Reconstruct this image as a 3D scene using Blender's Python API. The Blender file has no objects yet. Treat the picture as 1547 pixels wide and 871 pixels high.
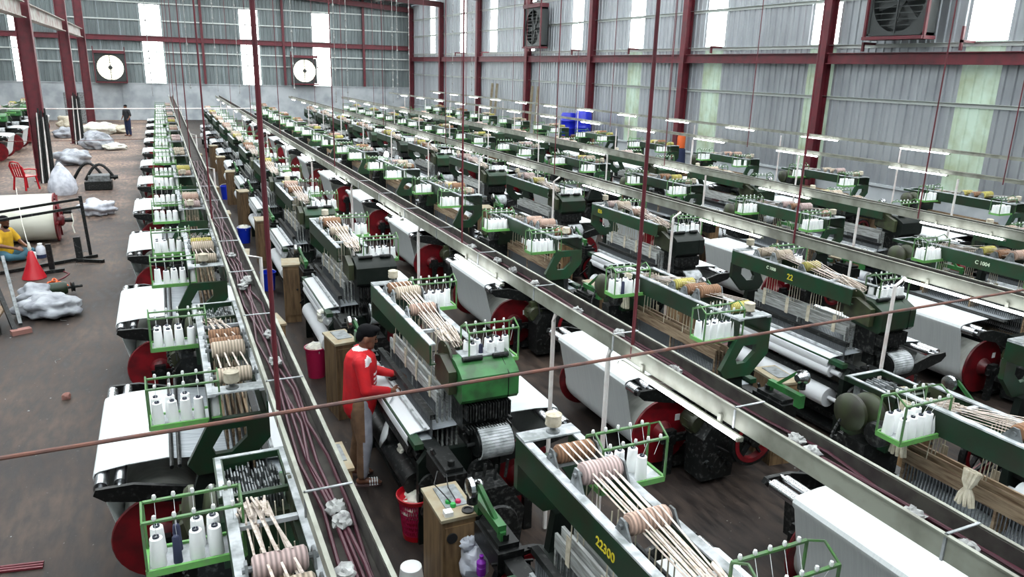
import bpy, math, random
from mathutils import Matrix, Vector, noise
random.seed(7)
PI = math.pi
scene = bpy.context.scene
col = scene.collection

# ------------------------------------------------------------------ camera
RC = ((0.91081752, 0.09172317, -0.40249014), (-0.41195088, 0.26479819, -0.8718821), (0.02660687, 0.95993165, 0.27896827))
CH = 4.0
FPX = 1137.6
cam = bpy.data.cameras.new('camera')
cam.sensor_width = 36.0
cam.lens = FPX / 1547.0 * 36.0
cam.clip_start = 0.05
cam.clip_end = 400
cam_o = bpy.data.objects.new('camera', cam)
col.objects.link(cam_o)
m4 = Matrix(((RC[0][0], RC[0][1], RC[0][2], 0), (RC[1][0], RC[1][1], RC[1][2], 0), (RC[2][0], RC[2][1], RC[2][2], CH), (0, 0, 0, 1)))
cam_o.matrix_world = m4
scene.camera = cam_o

# ------------------------------------------------------------------ world, exposure, light levels
w = bpy.data.worlds.new('world')
scene.world = w
w.use_nodes = True
w.node_tree.nodes['Background'].inputs[0].default_value = (0.75, 0.88, 1.0, 1)
w.node_tree.nodes['Background'].inputs[1].default_value = 1.0
scene.view_settings.view_transform = 'Standard'
scene.view_settings.look = 'None'
scene.view_settings.gamma = 1.0
scene.view_settings.use_curve_mapping = False
scene.view_settings.exposure = 0.2
SKYLIGHT = 11.0      # translucent roof sheets in full daylight
WINDOW = 9.0         # translucent wall sheets
WINDOW_LOW = 0.16    # the same sheets lower down, dimmer and greenish
TUBE = 14.0          # fluorescent tubes


def proj(p):
    d = (p[0], p[1], p[2] - CH)
    x = sum(RC[i][0] * d[i] for i in range(3))
    y = sum(RC[i][1] * d[i] for i in range(3))
    z = sum(RC[i][2] * d[i] for i in range(3))
    if z > -0.05:
        return None
    return (773.5 + FPX * x / -z, 435.5 - FPX * y / -z)


# ------------------------------------------------------------------ materials
MAT = {}


def mat(name, c, rough=0.6, metal=0.0, c2=None, scale=8.0, vary=0.0, bump=0.0, detail=4.0, lo=0.4, hi=0.65, emit=None, estr=0.0, spec=0.5, stretch=None):
    """noise mix of two colours, slight variation from object to object"""
    m = bpy.data.materials.new(name)
    m.use_nodes = True
    nt = m.node_tree
    b = nt.nodes['Principled BSDF']
    b.inputs['Roughness'].default_value = rough
    b.inputs['Metallic'].default_value = metal
    b.inputs['Specular IOR Level'].default_value = spec
    b.inputs['Base Color'].default_value = (*c, 1)
    out = None
    if c2 is not None or bump:
        tc = nt.nodes.new('ShaderNodeTexCoord')
        src = tc.outputs['Object']
        if stretch:
            mp = nt.nodes.new('ShaderNodeMapping')
            mp.inputs['Scale'].default_value = stretch
            nt.links.new(src, mp.inputs['Vector'])
            src = mp.outputs['Vector']
        nz = nt.nodes.new('ShaderNodeTexNoise')
        nz.inputs['Scale'].default_value = scale
        nz.inputs['Detail'].default_value = detail
        nt.links.new(src, nz.inputs['Vector'])
        if c2 is not None:
            rp = nt.nodes.new('ShaderNodeValToRGB')
            rp.color_ramp.elements[0].position = lo
            rp.color_ramp.elements[0].color = (*c, 1)
            rp.color_ramp.elements[1].position = hi
            rp.color_ramp.elements[1].color = (*c2, 1)
            nt.links.new(nz.outputs['Fac'], rp.inputs['Fac'])
            out = rp.outputs['Color']
            nt.links.new(out, b.inputs['Base Color'])
        if bump:
            bp = nt.nodes.new('ShaderNodeBump')
            bp.inputs['Strength'].default_value = bump
            bp.inputs['Distance'].default_value = 0.02
            nt.links.new(nz.outputs['Fac'], bp.inputs['Height'])
            nt.links.new(bp.outputs['Normal'], b.inputs['Normal'])
    if vary:
        oi = nt.nodes.new('ShaderNodeObjectInfo')
        mr = nt.nodes.new('ShaderNodeMapRange')
        mr.inputs['To Min'].default_value = 1 - vary
        mr.inputs['To Max'].default_value = 1 + vary
        nt.links.new(oi.outputs['Random'], mr.inputs['Value'])
        hs = nt.nodes.new('ShaderNodeHueSaturation')
        hs.inputs['Color'].default_value = (*c, 1)
        if out:
            nt.links.new(out, hs.inputs['Color'])
        nt.links.new(mr.outputs['Result'], hs.inputs['Value'])
        nt.links.new(hs.outputs['Color'], b.inputs['Base Color'])
    if emit is not None:
        b.inputs['Emission Color'].default_value = (*emit, 1)
        b.inputs['Emission Strength'].default_value = estr
    MAT[name] = m
    return m


mat('green', (0.007, 0.040, 0.017), 0.42, 0, (0.022, 0.024, 0.013), 5, 0.5, spec=0.4, lo=0.35, hi=0.72, detail=8)
mat('frame_green', (0.003, 0.007, 0.005), 0.5, 0, (0.008, 0.011, 0.009), 9, 0.4, spec=0.3)
mat('box_green', (0.035, 0.17, 0.045), 0.38, 0, (0.028, 0.085, 0.03), 7, 0.2)
mat('rack_green', (0.075, 0.20, 0.055), 0.5, 0, (0.10, 0.17, 0.09), 25, 0.3)
mat('dusty', (0.44, 0.46, 0.48), 0.8, 0, (0.20, 0.22, 0.22), 11, 0.25, bump=0.2)
mat('grey_metal', (0.25, 0.27, 0.28), 0.45, 0.4, (0.12, 0.13, 0.13), 14, 0.3)
mat('dark', (0.004, 0.005, 0.005), 0.45, 0, (0.075, 0.076, 0.075), 26, 0.4, spec=0.35, lo=0.56, hi=0.80)
mat('iron', (0.010, 0.011, 0.011), 0.42, 0.3, (0.09, 0.09, 0.087), 30, 0.4, bump=0.2, spec=0.35, lo=0.50, hi=0.80)
mat('olive', (0.040, 0.052, 0.022), 0.45, 0, (0.025, 0.024, 0.015), 8, 0.3)
mat('chrome', (0.55, 0.56, 0.58), 0.26, 1.0)
mat('cloth', (0.63, 0.65, 0.67), 0.85, 0, (0.58, 0.60, 0.62), 3, 0.0, stretch=(1, 0.2, 1))
mat('warp_white', (0.60, 0.635, 0.635), 0.7, 0, (0.55, 0.58, 0.59), 10, 0.06, stretch=(0.2, 6, 0.2))
mat('warp_beam', (0.58, 0.59, 0.55), 0.75, 0, (0.48, 0.49, 0.45), 6, 0.08, stretch=(1, 5, 1))
mat('warp_grey', (0.26, 0.29, 0.32), 0.6, 0, (0.42, 0.45, 0.47), 14, 0.2, stretch=(0.3, 8, 0.3))
mat('wood_heald', (0.30, 0.22, 0.14), 0.75, 0, (0.13, 0.075, 0.04), 9, 0.3, stretch=(6, 0.6, 6))
mat('grey_heald', (0.40, 0.42, 0.41), 0.7, 0, (0.20, 0.20, 0.19), 9, 0.3, stretch=(6, 0.6, 6))
mat('wire', (0.16, 0.17, 0.18), 0.4, 0.5)
mat('red', (0.17, 0.004, 0.009), 0.4, 0, (0.075, 0.004, 0.007), 6, 0.3)
mat('maroon', (0.115, 0.012, 0.020), 0.5, 0, (0.075, 0.012, 0.018), 4, 0.1)
mat('tray', (0.27, 0.28, 0.235), 0.55, 0.1, (0.17, 0.17, 0.14), 5, 0.08)
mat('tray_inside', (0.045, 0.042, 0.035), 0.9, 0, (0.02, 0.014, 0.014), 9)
mat('cable_red', (0.045, 0.006, 0.014), 0.5)
mat('cable_orange', (0.55, 0.22, 0.02), 0.5)
mat('lint', (0.34, 0.35, 0.34), 0.95, 0, (0.18, 0.18, 0.18), 20, 0.1)
mat('pipe_white', (0.70, 0.68, 0.66), 0.5, 0, (0.60, 0.52, 0.50), 6)
mat('rust', (0.16, 0.065, 0.045), 0.7, 0, (0.09, 0.05, 0.045), 12)
mat('cone_yarn', (0.90, 0.91, 0.91), 0.8)
mat('rack_rim', (0.11, 0.34, 0.07), 0.5, 0, (0.12, 0.27, 0.09), 25, 0.25)
mat('cone_core', (0.02, 0.025, 0.045), 0.6)
mat('cone_navy', (0.02, 0.025, 0.06), 0.8)
mat('eye', (0.75, 0.77, 0.76), 0.3)
mat('wood', (0.20, 0.125, 0.06), 0.65, 0, (0.09, 0.052, 0.025), 4, 0.25, stretch=(5, 5, 0.7))
mat('wood_top', (0.30, 0.27, 0.19), 0.7, 0, (0.26, 0.20, 0.12), 7)
mat('paint_yellow', (0.55, 0.46, 0.02), 0.6)
mat('paint_white', (0.62, 0.72, 0.55), 0.6)
mat('plastic_red', (0.42, 0.005, 0.014), 0.35)
mat('plastic_pink', (0.42, 0.012, 0.07), 0.35)
mat('plastic_blue', (0.006, 0.03, 0.50), 0.3)
mat('drum_blue', (0.004, 0.014, 0.42), 0.3)
mat('navy', (0.01, 0.018, 0.06), 0.8)
mat('black_rubber', (0.008, 0.008, 0.009), 0.6)
mat('rag', (0.72, 0.71, 0.62), 0.9, 0, (0.55, 0.54, 0.48), 12, bump=0.4)
mat('hank', (0.58, 0.53, 0.42), 0.9, 0, (0.42, 0.37, 0.28), 20, 0.1, bump=0.3)
mat('sack', (0.40, 0.42, 0.45), 0.75, 0, (0.20, 0.21, 0.24), 4, 0.1, bump=0.5, stretch=(1, 1, 2))
mat('poly', (0.58, 0.60, 0.66), 0.35, 0, (0.38, 0.40, 0.46), 7, bump=0.5)
mat('skin', (0.16, 0.065, 0.036), 0.5)
mat('hair', (0.004, 0.004, 0.005), 0.8, spec=0.1)
mat('shirt_red', (0.62, 0.006, 0.012), 0.7, 0, (0.42, 0.004, 0.012), 5)
mat('shirt_white', (0.75, 0.70, 0.72), 0.7)
mat('trouser_tan', (0.22, 0.125, 0.07), 0.8, 0, (0.15, 0.085, 0.05), 9)
mat('trouser_grey', (0.42, 0.43, 0.49), 0.8, 0, (0.30, 0.31, 0.36), 9)
mat('shirt_yellow', (0.62, 0.36, 0.01), 0.8, 0, (0.45, 0.26, 0.01), 7)
mat('jeans', (0.03, 0.10, 0.14), 0.8)
mat('shirt_black', (0.015, 0.016, 0.02), 0.8)
mat('white_plain', (0.75, 0.76, 0.76), 0.6)
mat('sandal_sole', (0.10, 0.06, 0.06), 0.7)
mat('button_green', (0.02, 0.30, 0.06), 0.3)
mat('purple', (0.20, 0.02, 0.34), 0.25)
mat('cord_orange', (0.60, 0.10, 0.015), 0.6)
mat('brick', (0.25, 0.12, 0.10), 0.9)
mat('tube_lamp', (0.9, 0.9, 0.9), 0.5, emit=(0.95, 0.97, 1.0), estr=TUBE)
mat('skylight', (0.8, 0.85, 0.85), 0.6, emit=(0.93, 0.98, 1.0), estr=SKYLIGHT)
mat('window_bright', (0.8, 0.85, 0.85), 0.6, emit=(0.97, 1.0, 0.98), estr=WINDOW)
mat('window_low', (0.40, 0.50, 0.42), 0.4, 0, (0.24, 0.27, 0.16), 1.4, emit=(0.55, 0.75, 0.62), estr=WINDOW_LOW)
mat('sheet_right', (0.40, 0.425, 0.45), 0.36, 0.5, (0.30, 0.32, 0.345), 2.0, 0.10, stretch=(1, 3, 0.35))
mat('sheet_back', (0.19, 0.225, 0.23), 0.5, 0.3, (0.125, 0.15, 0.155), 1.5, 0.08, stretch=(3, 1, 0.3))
mat('girt', (0.50, 0.54, 0.52), 0.5, 0.3)
mat('plinth', (0.40, 0.43, 0.45), 0.9, 0, (0.27, 0.30, 0.32), 1.2, bump=0.15)
mat('roof', (0.30, 0.31, 0.31), 0.6, 0.2)
mat('fan_dark', (0.05, 0.055, 0.055), 0.4, 0.5)
mat('fan_glow', (0.8, 0.8, 0.7), 0.6, emit=(1.0, 0.98, 0.78), estr=1.5)
mat('beam_grey', (0.40, 0.40, 0.37), 0.6, 0, (0.25, 0.16, 0.14), 3)
mat('warp_old', (0.60, 0.60, 0.52), 0.8, 0, (0.48, 0.48, 0.40), 3, stretch=(0.3, 1, 1))


def yarn_wrap():
    m = bpy.data.materials.new('yarn_wrap')
    m.use_nodes = True
    nt = m.node_tree
    b = nt.nodes['Principled BSDF']
    b.inputs['Roughness'].default_value = 0.85
    oi = nt.nodes.new('ShaderNodeObjectInfo')
    rp = nt.nodes.new('ShaderNodeValToRGB')
    rp.color_ramp.interpolation = 'CONSTANT'
    e = rp.color_ramp.elements
    e[0].position = 0; e[0].color = (0.50, 0.34, 0.27, 1)
    e[1].position = 0.25; e[1].color = (0.55, 0.46, 0.36, 1)
    for p, c in ((0.5, (0.50, 0.44, 0.12)), (0.68, (0.30, 0.16, 0.09)), (0.85, (0.55, 0.42, 0.40))):
        x = e.new(p); x.color = (*c, 1)
    nt.links.new(oi.outputs['Random'], rp.inputs['Fac'])
    tc = nt.nodes.new('ShaderNodeTexCoord')
    wv = nt.nodes.new('ShaderNodeTexWave')
    wv.inputs['Scale'].default_value = 14
    wv.inputs['Distortion'].default_value = 1.0
    nt.links.new(tc.outputs['Object'], wv.inputs['Vector'])
    mx = nt.nodes.new('ShaderNodeMixRGB')
    mx.blend_type = 'MULTIPLY'
    mx.inputs['Fac'].default_value = 0.55
    nt.links.new(rp.outputs['Color'], mx.inputs['Color1'])
    nt.links.new(wv.outputs['Color'], mx.inputs['Color2'])
    nt.links.new(mx.outputs['Color'], b.inputs['Base Color'])
    MAT['yarn_wrap'] = m


yarn_wrap()
mat('tape', (0.60, 0.53, 0.48), 0.8, 0, (0.40, 0.33, 0.27), 30, 0.15)


def floor_mat():
    m = bpy.data.materials.new('floor_concrete')
    m.use_nodes = True
    nt = m.node_tree
    b = nt.nodes['Principled BSDF']
    tc = nt.nodes.new('ShaderNodeTexCoord')
    n1 = nt.nodes.new('ShaderNodeTexNoise'); n1.inputs['Scale'].default_value = 0.55; n1.inputs['Detail'].default_value = 8
    n2 = nt.nodes.new('ShaderNodeTexNoise'); n2.inputs['Scale'].default_value = 5.0; n2.inputs['Detail'].default_value = 8
    mp = nt.nodes.new('ShaderNodeMapping'); mp.inputs['Scale'].default_value = (2.2, 0.6, 1)
    nt.links.new(tc.outputs['Object'], mp.inputs['Vector'])
    nt.links.new(tc.outputs['Object'], n1.inputs['Vector'])
    nt.links.new(mp.outputs['Vector'], n2.inputs['Vector'])
    r1 = nt.nodes.new('ShaderNodeValToRGB')
    e = r1.color_ramp.elements
    e[0].position = 0.33; e[0].color = (0.0125, 0.0095, 0.0088, 1)
    e[1].position = 0.70; e[1].color = (0.040, 0.029, 0.023, 1)
    r2 = nt.nodes.new('ShaderNodeValToRGB')
    e = r2.color_ramp.elements
    e[0].position = 0.36; e[0].color = (0.40, 0.38, 0.39, 1)
    e[1].position = 0.66; e[1].color = (1.9, 1.8, 1.7, 1)
    nt.links.new(n1.outputs['Fac'], r1.inputs['Fac'])
    nt.links.new(n2.outputs['Fac'], r2.inputs['Fac'])
    mx = nt.nodes.new('ShaderNodeMixRGB'); mx.blend_type = 'MULTIPLY'; mx.inputs['Fac'].default_value = 0.85
    nt.links.new(r1.outputs['Color'], mx.inputs['Color1'])
    nt.links.new(r2.outputs['Color'], mx.inputs['Color2'])
    # dusty open left aisle, its colour scaled up along Y; oil has darkened the rest
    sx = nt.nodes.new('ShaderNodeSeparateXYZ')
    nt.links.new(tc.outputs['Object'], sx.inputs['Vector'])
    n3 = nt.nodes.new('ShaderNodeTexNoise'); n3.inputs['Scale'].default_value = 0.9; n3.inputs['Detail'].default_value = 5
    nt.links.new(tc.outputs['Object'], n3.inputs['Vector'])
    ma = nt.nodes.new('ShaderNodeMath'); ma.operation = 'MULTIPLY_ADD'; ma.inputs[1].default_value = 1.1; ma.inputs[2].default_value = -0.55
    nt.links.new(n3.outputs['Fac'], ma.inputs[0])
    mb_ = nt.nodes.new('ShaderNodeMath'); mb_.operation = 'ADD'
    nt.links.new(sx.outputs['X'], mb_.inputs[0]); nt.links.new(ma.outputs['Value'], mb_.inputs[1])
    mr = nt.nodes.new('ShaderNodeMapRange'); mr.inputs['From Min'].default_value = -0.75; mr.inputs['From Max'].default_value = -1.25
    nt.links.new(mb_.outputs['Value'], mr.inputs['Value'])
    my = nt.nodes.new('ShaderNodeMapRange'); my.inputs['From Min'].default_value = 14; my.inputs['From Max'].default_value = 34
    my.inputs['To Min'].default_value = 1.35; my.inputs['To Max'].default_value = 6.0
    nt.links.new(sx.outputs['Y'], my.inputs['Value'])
    aisle_tone = nt.nodes.new('ShaderNodeVectorMath'); aisle_tone.operation = 'SCALE'
    nt.links.new(mx.outputs['Color'], aisle_tone.inputs[0]); nt.links.new(my.outputs['Result'], aisle_tone.inputs['Scale'])
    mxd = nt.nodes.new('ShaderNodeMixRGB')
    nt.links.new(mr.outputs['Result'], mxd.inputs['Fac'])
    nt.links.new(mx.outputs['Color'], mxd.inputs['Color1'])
    nt.links.new(aisle_tone.outputs['Vector'], mxd.inputs['Color2'])
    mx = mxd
    # scattered lint and thread
    vo = nt.nodes.new('ShaderNodeTexNoise'); vo.inputs['Scale'].default_value = 26; vo.inputs['Detail'].default_value = 3
    nt.links.new(tc.outputs['Object'], vo.inputs['Vector'])
    r3 = nt.nodes.new('ShaderNodeValToRGB')
    r3.color_ramp.elements[0].position = 0.70; r3.color_ramp.elements[0].color = (0, 0, 0, 1)
    r3.color_ramp.elements[1].position = 0.78; r3.color_ramp.elements[1].color = (1, 1, 1, 1)
    nt.links.new(vo.outputs['Fac'], r3.inputs['Fac'])
    m2 = nt.nodes.new('ShaderNodeMixRGB')
    nt.links.new(r3.outputs['Color'], m2.inputs['Fac'])
    nt.links.new(mx.outputs['Color'], m2.inputs['Color1'])
    m2.inputs['Color2'].default_value = (0.16, 0.15, 0.14, 1)
    nt.links.new(m2.outputs['Color'], b.inputs['Base Color'])
    rr = nt.nodes.new('ShaderNodeMapRange')
    rr.inputs['To Min'].default_value = 0.38
    rr.inputs['To Max'].default_value = 0.8
    b.inputs['Specular IOR Level'].default_value = 0.3
    nt.links.new(n2.outputs['Fac'], rr.inputs['Value'])
    nt.links.new(rr.outputs['Result'], b.inputs['Roughness'])
    bp = nt.nodes.new('ShaderNodeBump'); bp.inputs['Strength'].default_value = 0.25; bp.inputs['Distance'].default_value = 0.02
    nt.links.new(n2.outputs['Fac'], bp.inputs['Height'])
    nt.links.new(bp.outputs['Normal'], b.inputs['Normal'])
    MAT['floor'] = m


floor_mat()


# ------------------------------------------------------------------ mesh helpers
class MB:
    def __init__(s):
        s.v = []; s.f = []; s.mi = []; s.cur = 0

    def m(s, i):
        s.cur = i
        return s

    def face(s, *idx):
        s.f.append(idx); s.mi.append(s.cur)

    def box(s, x0, x1, y0, y1, z0, z1, M=None):
        if x0 > x1: x0, x1 = x1, x0
        if y0 > y1: y0, y1 = y1, y0
        if z0 > z1: z0, z1 = z1, z0
        n = len(s.v)
        p = [(x0, y0, z0), (x1, y0, z0), (x1, y1, z0), (x0, y1, z0), (x0, y0, z1), (x1, y0, z1), (x1, y1, z1), (x0, y1, z1)]
        if M is not None:
            p = [tuple(M @ Vector(q)) for q in p]
        s.v += p
        for q in ((3, 2, 1, 0), (4, 5, 6, 7), (0, 1, 5, 4), (1, 2, 6, 5), (2, 3, 7, 6), (3, 0, 4, 7)):
            s.face(*(n + i for i in q))
        return s

    def bar(s, p, q, wd, ht=None):
        """box beam from p to q"""
        ht = ht or wd
        p = Vector(p); q = Vector(q); d = q - p
        L = d.length
        if L < 1e-6: return s
        d.normalize()
        up = Vector((0, 0, 1)) if abs(d.z) < 0.95 else Vector((0, 1, 0))
        a = d.cross(up).normalized(); b = a.cross(d)
        M = Matrix(((a.x, d.x, b.x, p.x), (a.y, d.y, b.y, p.y), (a.z, d.z, b.z, p.z), (0, 0, 0, 1)))
        return s.box(-wd / 2, wd / 2, 0, L, -ht / 2, ht / 2, M)

    def lathe(s, prof, o, axis='z', n=14, M=None):
        """prof: (r, h) pairs along axis"""
        b = len(s.v)
        for r, h in prof:
            for i in range(n):
                a = 2 * PI * i / n
                c, t = r * math.cos(a), r * math.sin(a)
                if axis == 'z': p = (o[0] + c, o[1] + t, o[2] + h)
                elif axis == 'y': p = (o[0] + t, o[1] + h, o[2] + c)
                else: p = (o[0] + h, o[1] + c, o[2] + t)
                s.v.append(tuple(M @ Vector(p)) if M is not None else p)
        k = len(prof)
        for j in range(k - 1):
            for i in range(n):
                i2 = (i + 1) % n
                s.face(b + j * n + i, b + j * n + i2, b + (j + 1) * n + i2, b + (j + 1) * n + i)
        s.face(*(b + i for i in reversed(range(n))))
        s.face(*(b + (k - 1) * n + i for i in range(n)))
        return s

    def cyl(s, p, q, r, r2=None, n=12):
        p = Vector(p); q = Vector(q); d = q - p
        L = d.length
        if L < 1e-6: return s
        M = Matrix.Translation(p) @ d.to_track_quat('Z', 'Y').to_matrix().to_4x4()
        return s.lathe([(r, 0), (r if r2 is None else r2, L)], (0, 0, 0), 'z', n, M)

    def tube(s, pts, r, n=8):
        pts = [Vector(p) for p in pts]
        b = len(s.v)
        for i, p in enumerate(pts):
            d = (pts[min(i + 1, len(pts) - 1)] - pts[max(i - 1, 0)]).normalized()
            up = Vector((0, 0, 1)) if abs(d.z) < 0.9 else Vector((0, 1, 0))
            a = d.cross(up).normalized(); c = a.cross(d)
            rr = r[i] if isinstance(r, (list, tuple)) else r
            for k in range(n):
                t = 2 * PI * k / n
                s.v.append(tuple(p + a * (rr * math.cos(t)) + c * (rr * math.sin(t))))
        for i in range(len(pts) - 1):
            for k in range(n):
                k2 = (k + 1) % n
                s.face(b + i * n + k, b + (i + 1) * n + k, b + (i + 1) * n + k2, b + i * n + k2)
        s.face(*(b + k for k in range(n)))
        s.face(*(b + (len(pts) - 1) * n + k for k in reversed(range(n))))
        return s

    def prism(s, poly, plane, a0, a1):
        b = len(s.v); n = len(poly)
        for a in (a0, a1):
            for u, t in poly:
                s.v.append((u, a, t) if plane == 'xz' else (a, u, t) if plane == 'yz' else (u, t, a))
        s.face(*(b + i for i in range(n)))
        s.face(*(b + n + i for i in reversed(range(n))))
        for i in range(n):
            j = (i + 1) % n
            s.face(b + i, b + n + i, b + n + j, b + j)
        return s

    def plate_hole(s, outer, inner, plane, a0, a1):
        b = len(s.v); n = len(outer)
        for a in (a0, a1):
            for L in (outer, inner):
                for u, t in L:
                    s.v.append((u, a, t) if plane == 'xz' else (a, u, t) if plane == 'yz' else (u, t, a))
        for i in range(n):
            j = (i + 1) % n
            s.face(b + i, b + j, b + n + j, b + n + i)
            s.face(b + 2 * n + i, b + 3 * n + i, b + 3 * n + j, b + 2 * n + j)
            s.face(b + i, b + 2 * n + i, b + 2 * n + j, b + j)
            s.face(b + n + i, b + n + j, b + 3 * n + j, b + 3 * n + i)
        return s

    def sheet(s, path, y0, y1, t=0.01):
        """a bent sheet: path of (x, z), carried along y, thickness t"""
        pts = [Vector((p[0], p[1])) for p in path]
        off = []
        for i in range(len(pts)):
            d = (pts[min(i + 1, len(pts) - 1)] - pts[max(i - 1, 0)]).normalized()
            off.append(pts[i] + Vector((d.y, -d.x)) * t)
        poly = [(p.x, p.y) for p in pts] + [(p.x, p.y) for p in reversed(off)]
        n = len(pts); b = len(s.v)
        for y in (y0, y1):
            for u, z in poly:
                s.v.append((u, y, z))
        N = 2 * n
        for i in range(N):
            j = (i + 1) % N
            s.face(b + i, b + N + i, b + N + j, b + j)
        for i in range(n - 1):
            s.face(b + i, b + i + 1, b + N - 2 - i, b + N - 1 - i)
            s.face(b + N + i + 1, b + N + i, b + N + N - 1 - i, b + N + N - 2 - i)
        return s

    def lump(s, c, r, seed=0, amp=0.25, freq=2.0, nu=18, nv=12, flat=True):
        b = len(s.v)
        for j in range(nv + 1):
            th = PI * j / nv
            for i in range(nu):
                ph = 2 * PI * i / nu
                d = Vector((math.sin(th) * math.cos(ph), math.sin(th) * math.sin(ph), math.cos(th)))
                k = 1 + amp * noise.noise(d * freq + Vector((seed * 3.1, seed * 1.7, seed)))
                k += amp * 0.28 * noise.noise(d * freq * 3 + Vector((seed, 5, seed)))
                z = c[2] + d.z * r[2] * k
                if flat: z = max(z, c[2] - r[2] * 0.8)
                s.v.append((c[0] + d.x * r[0] * k, c[1] + d.y * r[1] * k, z))
        for j in range(nv):
            for i in range(nu):
                i2 = (i + 1) % nu
                s.face(b + j * nu + i, b + (j + 1) * nu + i, b + (j + 1) * nu + i2, b + j * nu + i2)
        return s

    def mesh(s, name, *mats, angle=35):
        me = bpy.data.meshes.new(name)
        me.from_pydata(s.v, [], s.f)
        for k in mats:
            me.materials.append(MAT[k])
        me.polygons.foreach_set('material_index', s.mi)
        me.polygons.foreach_set('use_smooth', [True] * len(s.f))
        me.validate()
        me.update()
        try:
            me.set_sharp_from_angle(angle=math.radians(angle))
        except Exception:
            pass
        return me


def link(name, me, parent=None, loc=None, rz=None, kind=None):
    o = bpy.data.objects.new(name, me)
    col.objects.link(o)
    if parent is not None: o.parent = parent
    if loc is not None: o.location = loc
    if rz is not None: o.rotation_euler = (0, 0, rz)
    if kind: o['kind'] = kind
    return o


def tag(o, label, cat, group=None):
    o['label'] = label; o['category'] = cat
    if group: o['group'] = group
    return o


def thing(name, label, cat, loc=(0, 0, 0), rz=0.0, group=None):
    o = link(name, None, None, loc, rz)
    o.empty_display_size = 0.1
    return tag(o, label, cat, group)


def struct(name, me, parent=None, loc=None):
    return link(name, me, parent, loc, kind='structure' if parent is None else None)


def ordinal(n):
    return ['nearest', 'second', 'third', 'fourth', 'fifth', 'sixth', 'seventh', 'eighth', 'ninth', 'tenth', 'eleventh', 'twelfth', 'thirteenth', 'fourteenth', 'fifteenth'][n]


def nth(n):
    return 'first' if n == 0 else ordinal(n)


# ================================================================== the building
WX = 18.0; BY = 58.6; LX = -12.0; FY = -5.0
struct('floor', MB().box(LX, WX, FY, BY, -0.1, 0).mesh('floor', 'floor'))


def roof_z(x): return 8.45 + 0.06 * (WX - x)


# corrugated wall sheets, one object each
def corr(wd, z0, z1, matname, ribs=4, depth=0.035):
    """sheet in xz plane, x 0..wd, profile towards +y, closed back"""
    pr = [(0, 0)]
    st = wd / ribs
    for i in range(ribs):
        x = i * st
        pr += [(x + st * 0.36, 0), (x + st * 0.44, depth), (x + st * 0.60, depth), (x + st * 0.68, 0)]
    pr.append((wd - 0.006, 0))
    poly = pr + [(wd - 0.006, -0.012), (0, -0.012)]
    return MB().prism(poly, 'xy', z0, z1).mesh('wall_panel', matname, angle=20)


# right wall: plinth, sheets, girts
wr = struct('wall_right', MB().box(WX, WX + 0.25, FY, BY + 0.3, 0, 1.15).box(WX - 0.06, WX + 0.25, FY, BY, 1.15, 1.22).mesh('wall_right', 'plinth'))
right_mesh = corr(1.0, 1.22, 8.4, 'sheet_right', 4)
Y0 = 2.0
wins_right = [12.0, 17.0, 22.0, 27.0, 32.0, 37.0, 42.0, 47.0, 53.0]
i = 0
while Y0 + i < BY - 0.2:
    y = Y0 + i
    if y not in wins_right:
        o = link('wall_panel', right_mesh, wr, (WX, y, 0), PI / 2)
    i += 1
link('wall_panel', MB().box(WX, WX + 0.03, FY, Y0, 1.22, 8.4).mesh('wall_panel', 'sheet_right'), wr)
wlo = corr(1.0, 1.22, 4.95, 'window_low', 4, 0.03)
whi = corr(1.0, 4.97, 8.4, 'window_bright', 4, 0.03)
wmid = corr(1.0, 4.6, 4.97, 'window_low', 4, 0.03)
for k, y in enumerate(wins_right):
    if y < 30:
        struct('window_%d' % (2 * k + 1), whi, None, (WX, y, 0)).rotation_euler = (0, 0, PI / 2)
        struct('window_%d' % (2 * k + 2), wlo, None, (WX, y, 0)).rotation_euler = (0, 0, PI / 2)
    else:
        struct('window_%d' % (2 * k + 1), whi, None, (WX, y, 0)).rotation_euler = (0, 0, PI / 2)
        link('wall_panel', corr(1.0, 1.22, 4.96, 'sheet_right', 4), wr, (WX, y, 0), PI / 2)
girt = MB().box(WX - 0.05, WX - 0.035, FY, BY, -0.05, 0.05).box(WX - 0.12, WX - 0.035, FY, BY, 0.042, 0.05).mesh('girt', 'girt')
for z in (3.45, 4.88, 6.15, 7.3):
    link('girt', girt, wr, (0, 0, z))

# back wall
wb = struct('wall_back', MB().box(LX, WX + 0.3, BY, BY + 0.25, 0, 2.4).box(LX, WX, BY - 0.04, BY + 0.1, 2.4, 2.46).mesh('wall_back', 'plinth'))
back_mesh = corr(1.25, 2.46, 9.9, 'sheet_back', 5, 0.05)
back_low = corr(1.25, 2.46, 5.15, 'window_bright', 5, 0.04)
back_up = corr(1.25, 5.55, 7.5, 'window_bright', 5, 0.04)
back_mid = corr(1.25, 5.15, 5.55, 'sheet_back', 5, 0.05)
back_top = corr(1.25, 7.5, 9.9, 'sheet_back', 5, 0.05)
x = LX
k = 40
wn = 0
while x < WX - 0.1:
    c = x + 0.625
    if any(abs(c - q) < 0.626 for q in (-7.9, -0.2, 6.3, 11.5)):
        ox = c + 0.625
        for me in (back_low, back_up):
            struct('window_%d' % k, me, None, (ox, BY, 0)).rotation_euler = (0, 0, PI)
            k += 1
        link('wall_panel', back_mid, wb, (ox, BY, 0), PI)
        link('wall_panel', back_top, wb, (ox, BY, 0), PI)
    else:
        link('wall_panel', back_mesh, wb, (x + 1.25, BY, 0), PI)
    x += 1.25
gb = MB().box(LX, WX, BY - 0.11, BY - 0.06, -0.04, 0.04).mesh('girt', 'girt')
for z in (3.75, 4.5, 6.5, 7.6):
    link('girt', gb, wb, (0, 0, z))
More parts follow.
